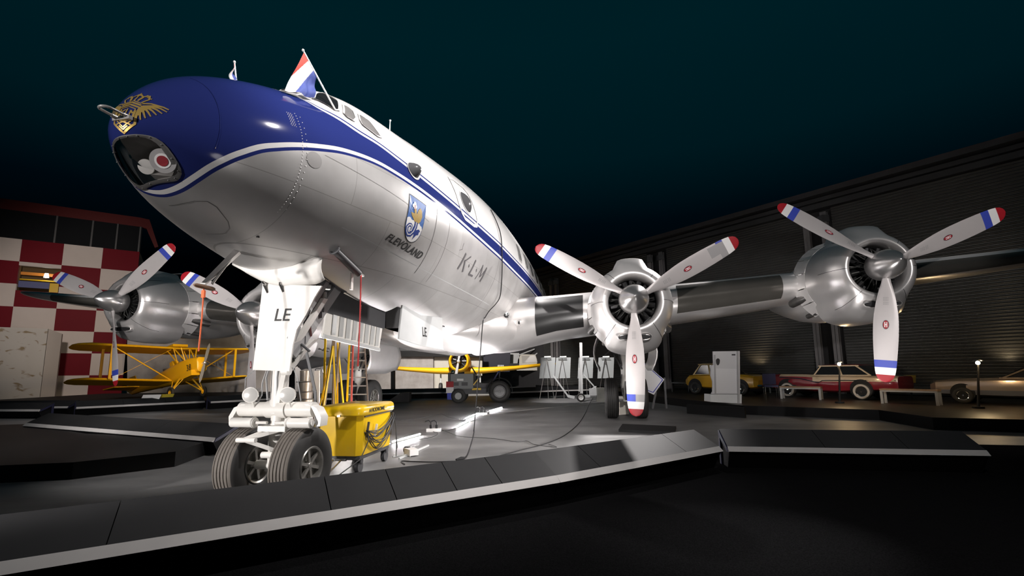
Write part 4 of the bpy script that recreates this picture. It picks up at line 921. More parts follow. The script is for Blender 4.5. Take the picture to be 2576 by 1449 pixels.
# ------------------------------------------------ rear of the hall
def upright(name, pts, Y, th, m, lab, cat, kind=None):      # a real board standing at depth Y, thickness th
    q = [atY(u, v, Y) for u, v in pts]; o = Vector((sum(p.x for p in q)/len(q), Y, min(p.z for p in q)))
    b = MB(); b.prism([p-o for p in q], (0, th, 0)); ob = b.build(name, m, smooth=0); ob.location = o; return tag(ob, lab, cat, kind=kind)
b = MB(); b.box((-14, 52, 4.0), (70, .4, 8.0)); tag(b.build('wall_back', mat('rear wall near black', (.012, .012, .015), .8), smooth=0), kind='structure')
M_pale = noise_floor('pale display panel', (.36, .32, .30), (.52, .49, .47), 1.2, .6, .8, .05)
M_fres = noise_floor('painted relief panel', (.30, .27, .24), (.45, .43, .42), .9, .6, .8, .05)
M_cream = mat('cream board', (.70, .66, .58), .6, 0, .06, 3)
upright('display_wall', [(320, 1000), (700, 1000), (700, 840), (320, 850)], 30.4, .15, noise_floor('grey mural', (.22, .20, .19), (.46, .43, .42), .35, .6, .8, .05), 'grey painted display wall behind the yellow biplane', 'wall panel')
upright('display_wall', [(925, 990), (1090, 990), (1090, 896), (925, 896)], 36, .15, M_pale, 'pale pink grey display panel under the yellow monoplane left wing', 'wall panel')
upright('display_wall', [(1092, 985), (1130, 985), (1130, 898), (1092, 898)], 36.3, .15, M_cream, 'narrow cream board left of the yellow monoplane engine', 'wall panel')
upright('display_wall', [(1172, 945), (1213, 945), (1213, 898), (1172, 898)], 36.3, .15, M_cream, 'bright cream board right of the yellow monoplane engine', 'wall panel')
upright('lintel_beam', [(980, 897), (1216, 897), (1216, 884), (980, 882)], 35.5, .3, M_black, 'black beam above the pale display panels', 'beam')
upright('ceiling_truss', [(930, 884), (1216, 886), (1216, 868), (930, 862)], 37, .3, M_dgrey, 'grey service beam under the airliner belly', 'beam')
upright('support_post', [(983, 1000), (992, 1000), (992, 872), (983, 872)], 27, .25, M_black, 'black post left of the pale display panel', 'post')
upright('navy_screen', [(1216, 935), (1282, 935), (1284, 884), (1216, 880)], 38, .2, mat('navy screen', (.02, .02, .04), .6), 'dark navy screen right of the cream board', 'screen')
upright('white_cabinet', [(1283, 925), (1306, 925), (1306, 888), (1283, 888)], 39, .4, M_lgrey, 'pale grey instrument cabinet beside the white cockpit trainer', 'cabinet')
# white cockpit mock-up far behind
t = thing('cockpit_mockup', 'white cockpit mock-up far behind the yellow wing', 'aircraft', atY(1335, 935, 39))
rel = lambda u, v, Y: atY(u, v, Y)-t.location
b = MB(); b.prism([rel(u, v, 39) for u, v in ((1300, 932), (1360, 932), (1360, 912), (1353, 912), (1347, 892), (1310, 891), (1303, 905))], (0, 1.8, 0)); b.build('cabin', M_cream, t)
b = MB(); b.prism([rel(u, v, 38.95) for u, v in ((1314, 913), (1352, 911), (1346, 895), (1312, 895))], (0, .03, 0)); b.build('windscreen', mat('hazy windscreen', (.55, .52, .48), .2), t)
b = MB(); b.bar(rel(1300, 895, 39), rel(1345, 878, 39), .08); b.bar(rel(1345, 893, 39), rel(1358, 884, 39), .08); b.build('antenna_frame', M_lgrey, t)
o = upright('monitor', [(1280, 929), (1304, 929), (1305, 914), (1280, 914)], 34, .12, M_black, 'black monitor standing in front of the white cabinet', 'monitor')
for i in range(4): upright('seat_back', [(1252+4*i, 934), (1255+4*i, 934), (1255+4*i, 918), (1252+4*i, 918)], 35, .1, M_lgrey, 'upright pale slat in the row left of the black monitor', 'slat')['group'] = 'upright pale slats'
# ------------------------------------------------ chequered control building at the left
FB = Vector((-27, 32, 0)); fa = R(55); FD = Vector((sin(fa), cos(fa), 0)); FN = Vector((-FD.y, FD.x, 0))
def BP(t, z, n=0): return FB+FD*t+Vector((0, 0, z))+FN*n
bt = thing('chequered_building', 'red and white chequered control building with dark upper windows at the left', 'building', FB)
def rb(t0, t1, z0, z1, n0=0, n1=.2): return [BP(t0, z0, n0)-FB, BP(t1, z0, n0)-FB, BP(t1, z1, n0)-FB, BP(t0, z1, n0)-FB]
cm1 = mat('chequer red', (.15, .004, .012), .6, 0, .1, 1, spec=.15); cm2 = mat('chequer white', (.62, .55, .52), .6, 0, .05, 2, spec=.2)
Zs = [10.16-1.453*i for i in range(8)]; Ts = [.47-1.97*i for i in range(9)]
b = MB()
for i in range(7):
    for j in range(8):
        t1, t0, z1, z0 = Ts[j], Ts[j+1], Zs[i], Zs[i+1]; mi = 0 if (i+j) % 2 == 0 else 1
        if i > 1 and j == 0: t1 = .24
        if j == 2 and i in (1, 2):     # window opening spans this bay
            if i == 1: b.prism(rb(t0, t1, 8.47, z1), FN*.25, mi=1)
            else: b.prism(rb(t0, t1, z0, 6.85), FN*.25, mi=mi)
            continue
        b.prism(rb(t0, t1, max(0, z0), z1), FN*.25, mi=mi)
b.build('facade', [cm1, cm2], bt, smooth=0)
b = MB(); b.add([BP(.48, z, n)-FB for z, n in ((0, .02), (0, 6), (10.16, 6), (10.16, .02))], [(0, 1, 2, 3)]); b.add([BP(t, z, n)-FB for t, z, n in ((-16, 10.16, .05), (.48, 10.16, .05), (.48, 10.16, 6), (-16, 10.16, 6))], [(0, 1, 2, 3)]); b.build('side_wall', mat('pale side wall', (.36, .31, .25), .6), bt, smooth=0, fix=False)
b = MB(); b.prism(rb(-16, .33, 12.0, 12.68), FN*.3-Vector((0, 0, .0))); b.prism([BP(.33, 12.68)-FB, BP(.85, 12.62)-FB, BP(1.5, 10.7)-FB, BP(1.3, 10.6)-FB, BP(.72, 11.95)-FB, BP(.33, 12.0)-FB], FN*.3); b.build('roof_fascia', mat('roof red', (.10, .006, .006), .55), bt, smooth=0)
b = MB(); b.prism(rb(-16, .5, 10.16, 12.0), FN*.05); b.build('upper_window_band', M_glass, bt, smooth=0)
for t_ in (-14, -10.7, -7.3, -4.0, -2.2, -.9, .35):
    b = MB(); b.prism([BP(t_, 10.16, -.04)-FB, BP(t_+.09, 10.16, -.04)-FB, BP(t_+.09, 12.0, -.04)-FB, BP(t_, 12.0, -.04)-FB], FN*.04); b.build('window_mullion', M_dgrey, bt, smooth=0)
# lit room behind the opening
b = MB(); b.add([BP(t_, z, n)-FB for t_, z, n in ((-5.45, 6.85, .26), (-3.47, 6.85, .26), (-3.47, 8.47, .26), (-5.45, 8.47, .26), (-5.9, 6.5, 3.0), (-3.0, 6.5, 3.0), (-3.0, 9.3, 3.0), (-5.9, 9.3, 3.0))], [(4, 5, 6, 7), (0, 1, 5, 4), (1, 2, 6, 5), (2, 3, 7, 6), (3, 0, 4, 7)]); b.build('room_interior', mat('room brown', (.16, .10, .04), .7), bt, smooth=0, fix=False)
rm = BP(-4.4, 7.6, 1.5)
def room(name, lab, cat, t0, t1, z0, z1, n, m):
    b = MB(); o = BP((t0+t1)/2, z0, n); b.prism([BP(t0, z0, n)-o, BP(t1, z0, n)-o, BP(t1, z1, n)-o, BP(t0, z1, n)-o], FN*.2); ob = b.build(name, m, smooth=0); ob.location = o; return tag(ob, lab, cat)
room('orange_beam', 'orange beam across the lit room in the chequered building', 'beam', -5.7, -3.2, 8.15, 8.35, 1.8, mat('orange beam', (.75, .27, .03), .5))
room('yellow_beam', 'thin yellow beam below the orange one in the lit room', 'beam', -5.7, -3.2, 7.78, 7.85, 1.6, M_yel)
room('blue_counter', 'blue wing panel in the lit room of the chequered building', 'panel', -5.55, -4.1, 7.18, 7.60, .9, mat('dull blue', (.10, .12, .30), .5))
room('yellow_box', 'yellow box right of the blue panel in the lit room', 'box', -4.05, -3.62, 6.9, 7.55, .7, M_yel)
b = MB(); o = BP(-4.35, 8.12, 1.2); b.cyl((0, 0, -.14), (0, 0, .14), .14, .09, 12); lb = b.build('ceiling_lamp', mat('lit lamp glass', (1, .95, .85), .4, emit=(1, .93, .80), es=14)); lb.location = o; tag(lb, 'bright white lamp in the lit room of the chequered building', 'lamp')
# painted mural blocks at the left edge
mb = thing('mural_block', 'white block with faded tan figures at the left edge', 'wall panel', (0, 0, 0)); P0 = BP(-8.6, 0, -2.2); P1 = BP(-3.35, 0, -2.2); mb.location = P0
mm_ = bpy.data.materials.new('faded mural'); mm_.use_nodes = True; nt = mm_.node_tree; N = nt.nodes.new; L_ = nt.links.new; bs = nt.nodes['Principled BSDF']; bs.inputs['Roughness'].default_value = .7
tc = N('ShaderNodeTexCoord'); mp = N('ShaderNodeMapping'); mp.inputs['Scale'].default_value = (1.0, 1.0, 1.6); L_(tc.outputs['Object'], mp.inputs[0]); n1 = N('ShaderNodeTexNoise'); n1.inputs['Scale'].default_value = 1.8; n1.inputs['Detail'].default_value = 2; n1.inputs['Distortion'].default_value = .5; L_(mp.outputs[0], n1.inputs['Vector'])
rr_ = N('ShaderNodeValToRGB'); rr_.color_ramp.elements[0].position = .58; rr_.color_ramp.elements[0].color = (.40, .38, .36, 1); rr_.color_ramp.elements[1].position = .66; rr_.color_ramp.elements[1].color = (.20, .15, .09, 1); L_(n1.outputs['Fac'], rr_.inputs[0]); L_(rr_.outputs[0], bs.inputs['Base Color'])
b = MB(); b.prism([Vector((0, 0, 0)), P1-P0, P1-P0+Vector((0, 0, 4.3)), Vector((0, 0, 4.35))], FN*1.0); b.build('mural_face', mm_, mb, smooth=0)
b = MB(); b.prism([P1-P0+FD*.02, P1-P0+FD*.55+FN*.6, P1-P0+FD*.55+FN*.6+Vector((0, 0, 4.05)), P1-P0+FD*.02+Vector((0, 0, 4.3))], FN*.3); b.build('mural_return', mat('mural return', (.50, .45, .42), .6), mb, smooth=0)
# ================================================= objects around the airliner
# ---- yellow service cart
def cart():
    t = thing('service_cart', 'yellow wheeled service cart with cables hung on its side, right of the nose wheels', 'cart', (-2.46, 7.47, 0), R(-8))
    w, d = .66, 1.10
    b = MB(); P = lambda k, z: [Vector((a*w/2*k, c*d/2*k, z)) for a, c in ((-1, -.93), (-.9, -1), (.78, -1), (1, -.86), (1, .93), (.9, 1), (-.9, 1), (-1, .93))]
    b.loft([P(.99, .25), P(1.0, .30), P(1.0, .84)]); b.build('bin', M_yel, t, smooth=25)
    b = MB(); b.loft([P(1.07, .815), P(1.11, .83), P(1.11, .90), P(1.09, .935), P(1.02, .962), P(.4, .975)]); lid = b.build('lid', M_yel, t, smooth=50)
    b = MB(); b.box((.02, -.62, .825), (.05, .02, .03)); b.build('latch', M_steel, lid)
    b = MB(); b.box((w/2+.008, .05, .80), (.012, 1.0, .018)); b.build('side_rail', M_dgrey, t)
    text_on('AVIODROME', (w/2*1.11+.004, -.38, .855), (0, 1, 0), (0, 0, 1), .078, M_ink, lid, 'lid_lettering', sx=1.25, bold=.002)
    b = MB(); b.box((0, 0, .22), (w*.95, d*.95, .05)); b.bar((-.2, -.45, .20), (.2, -.45, .20), .04); b.build('chassis', M_dgrey, t)
    for x, y in ((-.25, -.42), (.25, -.42), (-.25, .45), (.27, .45)):
        b = MB(); b.cyl((x-.03, y, .085), (x+.03, y, .085), .085, n=20); b.box((x, y, .165), (.10, .08, .05)); b.build('caster', M_dgrey, t)
    b = MB(); b.bar((-.08, -.55, .20), (-.10, -.80, .06), .03); b.bar((-.35, -.82, .05), (.0, -.86, .05), .04); b.bar((0, -.86, .05), (.06, -.58, .2), .015); b.bar((-.14, -.55, .2), (.12, -.55, .2), .035); b.build('tow_handle', M_steel, t)
    for y, z0, z1 in ((-.40, .50, .72), (-.12, .48, .66), (.50, .42, .78)):
        b = MB(); b.bar((w/2+.02, y, z0), (w/2+.05, y, z1), .02, .03); b.build('cable_hook', M_dgrey if y != -.12 else M_wht, t)
    return t
ct = cart()
M_cab = mat('grey cable', (.05, .05, .052), .5, 0, .3, 10)
cc = thing('cable_coil', 'bundle of grey cables hanging on the side of the yellow cart', 'cable', ct.location, R(-8))
for i in range(11):
    b = MB(); z0 = .60-.006*i; sag = .10+.030*i; x = .36+.012*(i % 4); pts = []
    for k in range(15):
        u = k/14; pts.append((x+.03*sin(u*3+i), -.44+.98*u, z0+.16*u-sag*4*u*(1-u)*(.9+.1*sin(i*2.3+u*4))))
    b.tube(pts, .0075, 6); b.build('cable_loop', M_cab, cc)
b = MB(); b.tube([(.38, -.42, .62), (.40, -.44, .45), (.36, -.60, .22), (.15, -.95, .02), (.0, -1.1, .01)], .008, 6); b.build('cable_loop', M_cab, cc)
for i in range(3):
    b = MB(); b.tube([(.40, .52, .75), (.42, .55, .5), (.43, .56+.02*i, .2), (.44, .53, .06+.05*i)], .007, 6); b.build('cable_loop', M_cab, cc)
# ---- floor tubes of light
tubes = [((985, 1112), (1056, 1092)), ((1146, 1075), (1180, 1057)), ((1170, 1053), (1201, 1040)), ((1230, 1034), (1262, 1025))]
TUBES = []
for i, (p, q) in enumerate(tubes):
    a, c = S(*p, .035), S(*q, .035); o = (a+c)/2; o.z = 0
    t = thing('fluorescent_tube_lamp', ['nearest glowing tube lamp, beside the yellow cart', 'second glowing tube lamp on the floor, left of the hanging cable', 'third glowing tube lamp, just left of the white power socket', 'farthest glowing tube lamp, right of the white power socket'][i], 'lamp', o, 0, 'tube lamps lying on the floor')
    b = MB(); b.cyl(a-o, c-o, .016, n=12); ob = b.build('tube', mat('glowing tube', (1, 1, 1), .4, emit=(1, .97, .98), es=260), t)
    b = MB(); z = Vector((0, 0, -.018)); b.bar(a-o+z, c-o+z, .035, .02); dd = (c-a).normalized()*.03; b.cyl(a-o-dd, a-o, .02); b.cyl(c-o, c-o+dd, .02); b.build('fitting', M_wht, t); TUBES.append((a, c))
# ---- cables on the floor
def cable(name, lab, px, r=.008, m=None, z=.012, extra=None, cat='cable'):
    P = [S(u, v, z) for u, v in px]
    if extra: P = P+extra
    Q = []
    for i in range(len(P)-1):
        p0, p1, p2, p3 = P[max(i-1, 0)], P[i], P[i+1], P[min(i+2, len(P)-1)]
        for j in range(8):
            t = j/8; Q.append(.5*(2*p1+(p2-p0)*t+(2*p0-5*p1+4*p2-p3)*t*t+(3*p1-p0-3*p2+p3)*t**3))
    Q.append(P[-1]); o = Q[0].copy(); b = MB(); b.tube([q-o for q in Q], r, 6); ob = b.build(name, m or M_cab); ob.location = o; return tag(ob, lab, cat)
cable('power_cable', 'black cable along the foot of the foreground barrier to the floor lamp', [(1018, 1168), (1010, 1160), (1040, 1161), (1090, 1162), (1150, 1160)], .009, M_black)
cable('power_cable', 'long black cable sweeping from the barrier to the engine stand', [(1252, 1148), (1310, 1132), (1372, 1116), (1420, 1095), (1455, 1066), (1472, 1040), (1482, 1018), (1490, 1003)], .009, M_black)
cable('power_cable', 'thin grey cable looping right from the white double socket', [(1095, 1080), (1110, 1081), (1135, 1090), (1160, 1098), (1240, 1103), (1300, 1111), (1325, 1109), (1345, 1118), (1400, 1125), (1380, 1117)], .006)
cable('power_cable', 'grey cable from the floor lamp to the tube lamps', [(1055, 1105), (1085, 1100), (1102, 1090), (1090, 1085), (1120, 1083), (1140, 1079), (1165, 1068), (1200, 1055)], .006)
cable('power_cable', 'thin cable on the floor left of the tube lamps', [(1000, 1058), (1050, 1053), (1095, 1044), (1112, 1042), (1130, 1050), (1160, 1053)], .005)
cable('power_cable', 'pale cable running right to the main wheel', [(1215, 1045), (1290, 1035), (1400, 1024), (1518, 1017)], .009, mat('pale cable', (.5, .48, .46), .5))
hg = ROOT.matrix_basis @ Fp(7.42, 143, .03); fl = S(1192, 1088, .02)
P = [S(1168, 1152, .02), S(1176, 1142, .02), S(1186, 1112, .02), fl, fl*.97+hg*.03+Vector((0, 0, .02)), fl*.7+hg*.3, fl*.3+hg*.7, hg]
P += [ROOT.matrix_basis @ Fp(x, th, .03) for x, th in ((7.2, 138.2), (7.08, 132.6), (7.15, 125.7), (7.12, 120), (6.8, 111.2), (6.5, 99), (6.42, 82.3), (6.38, 72), (6.38, 60))]
Q = []
for i in range(len(P)-1):
    p0, p1, p2, p3 = P[max(i-1, 0)], P[i], P[i+1], P[min(i+2, len(P)-1)]
    for j in range(8): t_ = j/8; v_ = .5*(2*p1+(p2-p0)*t_+(2*p0-5*p1+4*p2-p3)*t_*t_+(3*p1-p0-3*p2+p3)*t_**3); v_.z = max(.014, v_.z); Q.append(v_)
b = MB(); b.tube([q-P[0] for q in Q], .011, 6); hc = b.build('hanging_cable', M_black); hc.location = P[0]; tag(hc, 'thick black cable hanging down the fuselage to the floor', 'cable')
b = MB(); b.tube([q-P[0] for q in (P[0], P[0]+Vector((-.05, -.06, 0)), P[0]+Vector((-.12, -.14, 0)))], [.02, .032, .015], 8); b.build('cable_plug', M_black, hc)
# ---- floor lamp lying, sockets
t = thing('work_light', 'small white work light lying on its stand near the barrier', 'lamp', S(1033, 1145, 0))
b = MB(); b.bar((-.10, -.42, .02), (.14, .95, .02), .03); b.bar((-.25, -.25, .02), (.02, .0, .02), .025); b.build('stand', M_lgrey, t)
b = MB(); b.box((.02, -.05, .07), (.16, .26, .10), R(35)); b.build('lamp_head', M_wht, t); b = MB(); b.cyl((-.12, .10, .08), (-.04, .06, .08), .055); b.build('lamp_cap', M_black, t)
for u, v, l in ((1091, 1086, 'white double socket with two black plugs near the first tube lamp'), (1213, 1044, 'white double socket with plugs between the far tube lamps')):
    t = thing('power_socket', l, 'socket', S(u, v, 0)); b = MB(); b.box((0, 0, .04), (.34, .12, .08)); b.build('socket_block', M_wht, t)
    for x in (-.07, .07): b = MB(); b.cyl((x, 0, .08), (x, 0, .16), .03); b.tube([(x, 0, .15), (x, 0, .22), (x-.06, 0, .27), (x-.14, 0, .24)], .012, 6); b.build('plug', M_black, t)
# ---- black mat right
slab('rubber_mat', [tuple(S(u, v, .06))[:2] for u, v in ((1556, 1080), (1697, 1087), (1701, 1072), (1566, 1066))], .06, M_black, 'flat black slab on the floor below the propeller tip', 'slab')
# ---- yellow props, poles, strap pole, ladder behind the nose gear
def tripod(lab, Y, apex, feet, post, name='tripod_stand'):
    o = S(*feet[0], 0); t = thing(name, lab, 'stand', (o.x, Y, 0)); o = Vector((o.x, Y, 0)); t.location = o
    for f in feet:
        b = MB(); q = atY(f[0], f[1], Y); q.z = .02; q.y += random.uniform(-.3, .3); b.bar(atY(*apex, Y)-o, q-o, .03); b.build('leg', M_yel, t)
    b = MB(); b.bar(atY(*post[0], Y)-o, atY(*post[1], Y)-o, .035); b.build('post', M_yel, t)
tripod('yellow tripod stand behind the nose gear, left of the wooden poles', 9.6, (838, 870), [(790, 1082), (812, 1045), (848, 1040)], ((819, 840), (814, 1030)))
tripod('yellow tripod stand just left of the ladder', 10.6, (849, 862), [(884, 1010), (852, 1010), (878, 1012)], ((879, 868), (873, 1010)))
M_wood = mat('weathered wooden pole', (.26, .19, .13), .6, 0, .2, 10)
for i, (p, q, l, m) in enumerate([((843, 780), (838, 1010), 'wooden pole with a strap, second from the left', M_wood), ((856, 850), (842, 1012), 'thin wooden pole leaning between the yellow stands', M_wood), ((838, 855), (818, 1015), 'pale wooden pole behind the yellow tripod', M_wood), ((892, 735), (884, 1010), 'faded red pole right of the wooden poles', M_red2)]):
    Y = 9.9+.25*i; a, c = atY(*p, Y), atY(*q, Y); c = a+(c-a)*((a.z-.01)/(a.z-c.z)); o = c.copy(); b = MB(); b.cyl(c-o, a-o, .022, n=8); ob = b.build('support_pole', m); ob.location = o; tag(ob, l, 'pole')
b = MB(); o = atY(845, 770, 9.7); b.tube([atY(u, v, 9.7)-o for u, v in ((845, 745), (852, 800), (860, 830), (862, 845), (857, 857), (851, 845), (850, 820), (853, 795), (848, 745))], .012, 6); ob = b.build('rope_loop', mat('pale rope', (.35, .33, .28), .8)); ob.location = o; tag(ob, 'pale rope loop hanging above the wooden poles', 'rope')
Y = 6.6; a, m_, c = atY(768, 875, Y), atY(793, 985, Y), atY(803, 1195, Y); o = Vector((c.x, Y, 0)); c = Vector((c.x, Y, 0.01)); b = MB(); b.bar(a-o, m_-o, .02, .035); b.bar(m_-o, c-o, .02, .035); ob = b.build('black_prop_pole', M_dgrey); ob.location = o; tag(ob, 'dark leaning prop pole between the nose wheel and the yellow cart', 'pole')
# ladder
Y = 12.5; t = thing('aluminium_ladder', 'aluminium stepladder standing behind the yellow cart', 'ladder', (atY(905, 1000, Y).x, Y, 0)); o = t.location.copy()
def g0(u, v, Yy): q = atY(u, v, Yy); return Vector((q.x, Yy, 0.0))-o
for (p, q) in (((916, 850), (932, 1000)), ((884, 850), (880, 1000))):
    b = MB(); e = g0(q[0], q[1], Y); b.bar(atY(*p, Y)-o, e, .05, .03); b.build('side_rail', mat('brown ladder rail', (.20, .15, .12), .5) if p[0] == 916 else M_dgrey, t)
for i in range(9):
    f = i/9; z = 2.2-2.0*f; xa = atY(884-3*f, 860, Y).x-o.x; xb = atY(917+14*f, 860, Y).x-o.x; b = MB(); b.bar((xa, 0, z), (xb, 0, z), .06, .03); b.build('rung', M_alum, t)
# old piston engine on a stand and white boat-shaped body far behind gear
Y = 11.5; t = thing('display_engine', 'tall metal engine cylinder assembly on a white stand behind the nose gear', 'engine', (atY(768, 980, Y).x, Y, 0)); o = t.location.copy(); ox = o.x
b = MB(); b.lathe((0, 0, 0), (0, 0, 1), [(.45, .12), (.55, .20), (.80, .21), (.82, .18), (.98, .19), (1.0, .16), (1.22, .17), (1.25, .13), (1.5, .14), (1.55, .02)], 24); b.build('engine_body', mat('warm metal', (.40, .35, .30), .35, .6, .3, 12), t)
b = MB()
for z in (.55, .66, .82, .99, 1.23): b.torus((0, 0, z), (0, 0, 1), .20, .012, 24, 6)
b.build('engine_band', M_steel, t)
b = MB(); b.cyl((.06, 0, .46), (.16, 0, .16), .17, .05, 14); b.bar((.25, .05, 1.5), (.30, .05, .3), .06, .12); b.cyl((-.02, -.1, .08), (.04, -.1, .08), .08); b.cyl((.30, -.1, .08), (.34, -.1, .08), .08); b.bar((.0, 0, .15), (.35, 0, .3), .05); b.build('engine_stand', M_white, t)
Y = 24; upright('white_hull', [(742, 990), (890, 990), (905, 903), (860, 902), (778, 900), (742, 925)], Y, 1.4, mat('white hull', (.55, .52, .50), .5, 0, .05, 2), 'long white body with vertical lettering behind the nose gear', 'vehicle')
wh = [q for q in bpy.data.objects if q.name.startswith('white_hull')][0]
text_on('LUIGEN', atY(793, 917, Y-.03)-wh.location, (0, 0, -1), (1, 0, 0), .42, M_ink, wh, 'hull_lettering', sx=.8)
t = thing('dark_machine', 'dark cylindrical machine with a yellow part under the starboard gear doors', 'machine', atY(800, 900, 14)); b = MB(); b.cyl((-.5, 0, -.1), (.55, 0, .1), .28, n=20); b.cyl((-.55, 0, -.1), (-.5, 0, -.1), .20); b.build('machine_drum', M_dgrey, t); b = MB(); b.cyl((-.2, -.3, .1), (-.05, -.32, .22), .10); b.build('yellow_cap', M_gold, t); b = MB(); b.bar((-.4, 0, -.2), (-.4, 0, -1.99), .06); b.bar((.5, 0, -.2), (.5, 0, -1.99), .06); b.build('machine_leg', M_dgrey, t)
# ---- yellow trainer monoplane in the distance
T6 = thing('yellow_monoplane', 'yellow low-wing trainer monoplane with radial engine under the airliner belly', 'airplane', (0, 0, 0)); hub = atY(1155, 909, 30); T6.location = Vector((hub.x, 30, 0)); hz = hub.z
b = MB(); b.lathe((0, -.35, hz), (0, 1, 0), [(.5, .50), (.1, .50), (0, .55), (.05, .62), (.3, .69), (.8, .70)], 32, caps=False); b.build('engine_cowl', M_yelp, T6)
b = MB(); b.lathe((0, -.3, hz), (0, 1, 0), [(.3, .52), (.28, .2), (.05, .16), (-.05, .08)], 20)
for i in range(9): a = 2*pi*i/9; b.cyl((.18*cos(a), 0, hz+.18*sin(a)), (.47*cos(a), .0, hz+.47*sin(a)), .07, n=8)
b.build('radial_engine', MATS['engine black'], T6)
b = MB()
for sg in (1, -1): b.loft([[Vector((sg*x*.17+w*cos(q), -.42+w*.3*sin(q), hz+sg*x)) for q in [2*pi*k/10 for k in range(10)]] for x, w in ((.05, .05), (.3, .075), (.7, .09), (1.1, .085), (1.3, .05), (1.36, .01))])
b.ball((0, -.42, hz), .11, 12); b.build('propeller', M_alum, T6)
b = MB(); b.loft([[Vector((r*cos(q), y, zc+r*1.15*sin(q))) for q in [2*pi*k/24 for k in range(24)]] for y, r, zc in ((.3, .62, hz), (1.5, .60, hz), (4, .45, hz-.1), (7.5, .12, hz-.4))]); b.build('fuselage', M_yelp, T6)
b = MB(); b.loft([[Vector((.5*cos(q), y, hz+.55+h*max(0, sin(q)))) for q in [pi*k/12 for k in range(13)]] for y, h in ((1.2, .05), (1.8, .55), (3.4, .5), (4.2, .05))], closed=False, caps=False); b.build('canopy', M_glass, T6)
for sg in (-1, 1):
    b = MB(); b.loft([[Vector((sg*x, y0+ch*u, z+tk*w)) for u, w in ((0, 0), (.03, .35), (.15, .5), (.5, .4), (1, 0), (.6, -.3), (.15, -.45), (.03, -.3))] for x, y0, ch, z, tk in ((.3, .3, 2.6, hz-.62, .50), (1.6, .35, 2.4, hz-.60, .42), (3.5, .6, 2.0, hz-.47, .30), (6.1, .95, 1.4, hz-.22, .20), (6.4, 1.2, .8, hz-.2, .08))]); b.build('wing', M_yelp, T6, smooth=60)
    b = MB(); b.cyl((sg*1.3, .8, hz-.7), (sg*1.3, .8, .35), .05); b.lathe((sg*1.3-.09, .8, .63 if 0 else .35), (1, 0, 0), [(0, .10), (0, .33), (.05, .35), (.13, .35), (.18, .33), (.18, .10)], 24, mi=1); b.build('landing_gear', [M_lgrey, M_rub], T6)
# ---- tow tractor
def tractor():
    o = S(1205, 1011, 0); Y = o.y; t = thing('tow_tractor', 'dark tow tractor with grey engine box in front of the yellow monoplane', 'tractor', o)
    k = F/Y/1.0
    q = lambda u, z, y=0: Vector(((u-1205)/k/1.02, y, z))
    b = MB(); b.box(tuple(q(1165, .98, .0)), (1.05, 1.2, .68)); hd = b.build('engine_box', mat('tractor grey', (.24, .25, .25), .45), t)
    b = MB()
    for u in (1150, 1172): b.box(tuple(q(u, .86, -.61)), (.28, .02, .16))
    b.build('grille', M_dgrey, hd); b = MB(); b.box(tuple(q(1161, 1.05, -.61)), (.30, .02, .10)); b.build('name_plate', M_wht, hd)
    b = MB(); b.box(tuple(q(1195, .52, 0)), (1.9, .9, .26)); b.box(tuple(q(1133, .95, 0)), (.10, 1.1, .85)); b.box(tuple(q(1215, .72, 0)), (.8, .6, .3)); b.build('chassis', M_dgrey, t)
    b = MB(); rg = []
    for i in range(13): a = R(-5+190*i/12); rg.append([q(1258, .52, yy)+Vector((rr*cos(a), 0, rr*sin(a))) for rr, yy in ((.60, -.75), (.60, .75), (.57, .75), (.57, -.75))])
    b.loft(rg); b.build('fender', M_black, t)
    for yy in (-.62, .62):
        wheel(t, q(1258, .50, yy), .50, .32, .26, name='rear_wheel', tread=False, rimm=M_grey, tm=mat('grey dusty tyre', (.09, .09, .09), .7), spokes=5); wheel(t, q(1157, .32, yy), .33, .24, .15, name='front_wheel', tread=False, rimm=M_lgrey, tm=mat('grey dusty tyre', (.09, .09, .09), .7), spokes=5)
    b = MB(); b.bar(q(1242, 1.0), q(1256, 1.42), .5, .06); b.build('seat_back', mat('blue vinyl', (.06, .07, .22), .5), t)
    b = MB(); b.bar(q(1200, .9, -.1), q(1192, 1.5, -.1), .03); b.torus(q(1193, 1.45, -.1), (.8, 0, .5), .2, .018); b.bar(q(1256, .9, -.3), q(1259, 1.45, -.3), .04); b.build('controls', M_dgrey, t)
    b = MB(); b.ball(q(1141, 1.40, -.3), .10, 12); b.build('beacon', M_chrome, t)
    for z0, z1, m in ((.72, .98, M_red), (.46, .72, M_wht), (.16, .46, M_blu)):
        b = MB(); b.box(tuple(q(1136, (z0+z1)/2, -.66)), (.34 if z0 > .2 else .24, .03, z1-z0)); b.build('striped_plate', m, t)
    b = MB(); b.bar(q(1190, .62, -.5), q(1212, .62, -.5), .1); b.bar(q(1188, .7, -.45), q(1206, 1.1, -.4), .05, mi=0); b.build('yellow_lever', M_yel, t)
tractor()
